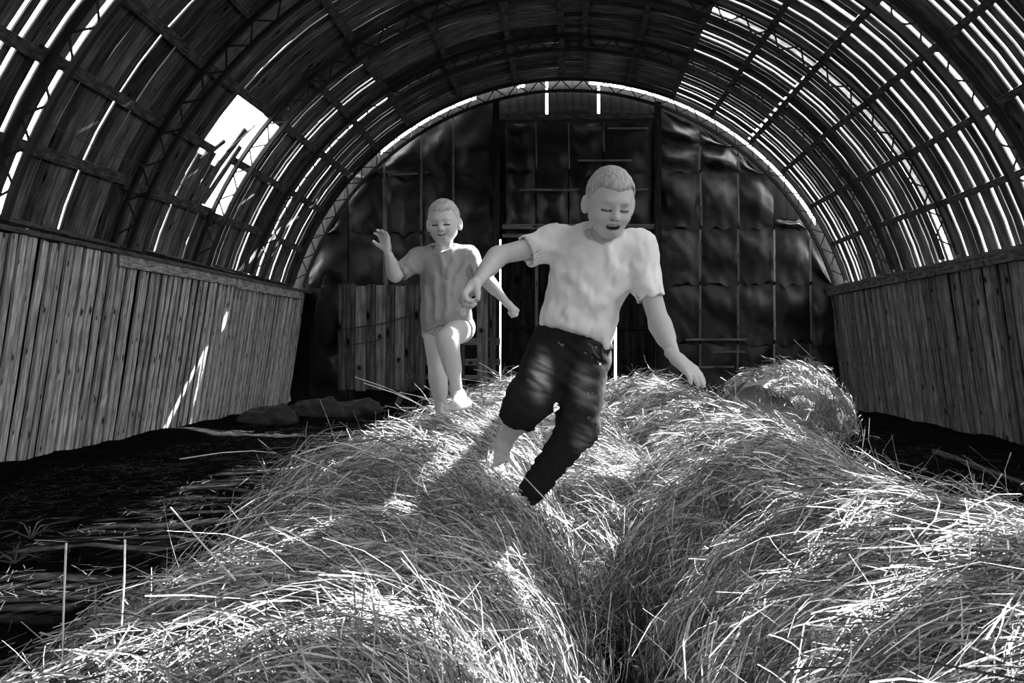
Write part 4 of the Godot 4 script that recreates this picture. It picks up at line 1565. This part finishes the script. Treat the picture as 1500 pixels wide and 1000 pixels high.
func build_clutter() -> void:
	# a squared timber lying on the floor by the right wall
	var t := thing("timber", "long squared timber lying on the dark floor along the plain wall", "timber")
	part(t, "balk", bar_mesh(px(1370, 664, 10.6) + Vector3(0, 0.0, 0), px(1530, 727, 7.6), 0.12, 0.1, Vector3.UP), M.rail_dark)
	# a plank leaning on the fence
	var l := thing("leaning_plank", "dark plank leaning against the foot of the pale fence", "plank")
	part(l, "board", bar_mesh(px(582, 592, 16.3), px(600, 553, 16.55), 0.14, 0.03, Vector3.RIGHT), M.fence2)
	# a dark sack on the end of the left wall
	var s := thing("sack", "dark bulging sack hanging in the corner past the plank fence", "sack", px(476, 470, 16.75))
	var sk := Net.new()
	grow(sk, [egg(Vector3(0, 0, 0), Vector3(0.27, 0.62, 0.2), 0.1), egg(Vector3(0.02, 0.45, 0), Vector3(0.2, 0.4, 0.14), 0.1), bone(Vector3(0, 0.6, 0), Vector3(0.0, 1.1, -0.05), 0.12, 0.05, 0.1)], 0.04, Transform3D(), func(_p: Vector3): return g(0.012), func(p: Vector3): return 0.03 * noise.get_noise_3d(p.x * 5.0, p.y * 3.0, p.z * 5.0))
	part(s, "cloth", sk.mesh(), M.cloth)
	# heaps of old hay along the foot of the left wall
	var heaps := [[392, 600, 13.6, 0.6, 0.3], [462, 595, 15.2, 0.7, 0.32], [520, 592, 15.8, 0.7, 0.25]]
	var hn := 0
	for h in heaps:
		var hp := px(h[0], h[1], h[2])
		var o := thing("hay_heap", ["dark heap of old hay at the foot of the streaked wall", "dark heap of old hay before the hanging sack", "dark low heap of old hay below the plank fence"][hn], "heap", Vector3(hp.x, 0, hp.z))
		hn += 1
		var net := Net.new()
		grow(net, [egg(Vector3(0, 0, 0), Vector3(h[3], h[4], 0.5), 0.1), egg(Vector3(0.3, 0.02, 0.1), Vector3(h[3] * 0.5, h[4] * 1.2, 0.35), 0.1)], 0.05, Transform3D(), func(_p: Vector3): return g(0.03), func(p: Vector3): return 0.1 * noise.get_noise_3d(p.x * 4.0, p.y * 4.0, p.z * 4.0))
		part(o, "mound", net.mesh(), M.cloth)
	# dry weed stalks on the dark floor at the left
	var weed := 0
	for q in [[45, 760, 5.2], [22, 800, 4.6], [470, 650, 9.0]]:
		var base := px(q[0], q[1], q[2])
		base.y = 0.0
		var o := thing("dry_weed", ["dry dark weed lying near the streaked wall", "small dry weed on the bare floor before the first bale", "dry weed on the floor below the dark hay heaps"][weed], "weed", base, "dry weeds on the floor")
		weed += 1
		for k in 9:
			var an := rng.randf() * TAU
			var dir := Vector3(cos(an), rng.randf_range(0.1, 0.7), sin(an)) * rng.randf_range(0.12, 0.3)
			part(o, "stalk", tube_mesh([Vector3(0, 0.01, 0), dir * 0.5 + Vector3(0, 0.05, 0), dir], 0.006, 0.003, 4), M.weed)
	# straw strewn over the floor
	var xfs := []
	for k in 900:
		var side := -1.0 if rng.randf() < 0.7 else 1.0
		var p := Vector3(side * rng.randf_range(1.3, 6.1), 0.015, -rng.randf_range(2.0, 16.5))
		p.y += 0.05 * noise.get_noise_2d(p.x * 0.8, p.z * 0.8)
		xfs.append(Transform3D(Basis(Vector3.UP, rng.randf() * TAU).scaled_local(Vector3.ONE * rng.randf_range(0.8, 1.6)), p))
	var litter := scatter(tufts_dark, xfs)
	litter.name = "straw_litter"
	litter.set_meta("label", "thin dark straw litter strewn over the earth floor")
	litter.set_meta("category", "litter")
	add_child(litter)
	# a wire slung along the left slope
	var w := thing("wire", "thin dark wire slung under the roof between trusses beside the hole", "wire")
	part(w, "strand", tube_mesh([on_arc(6.72, -62.5, 7.45), on_arc(6.75, -63.0, 8.6), on_arc(6.72, -62.5, 9.75), on_arc(6.72, -63.5, 10.9), on_arc(6.72, -62.5, 12.02)], 0.008, 0.008, 4), M.wire)
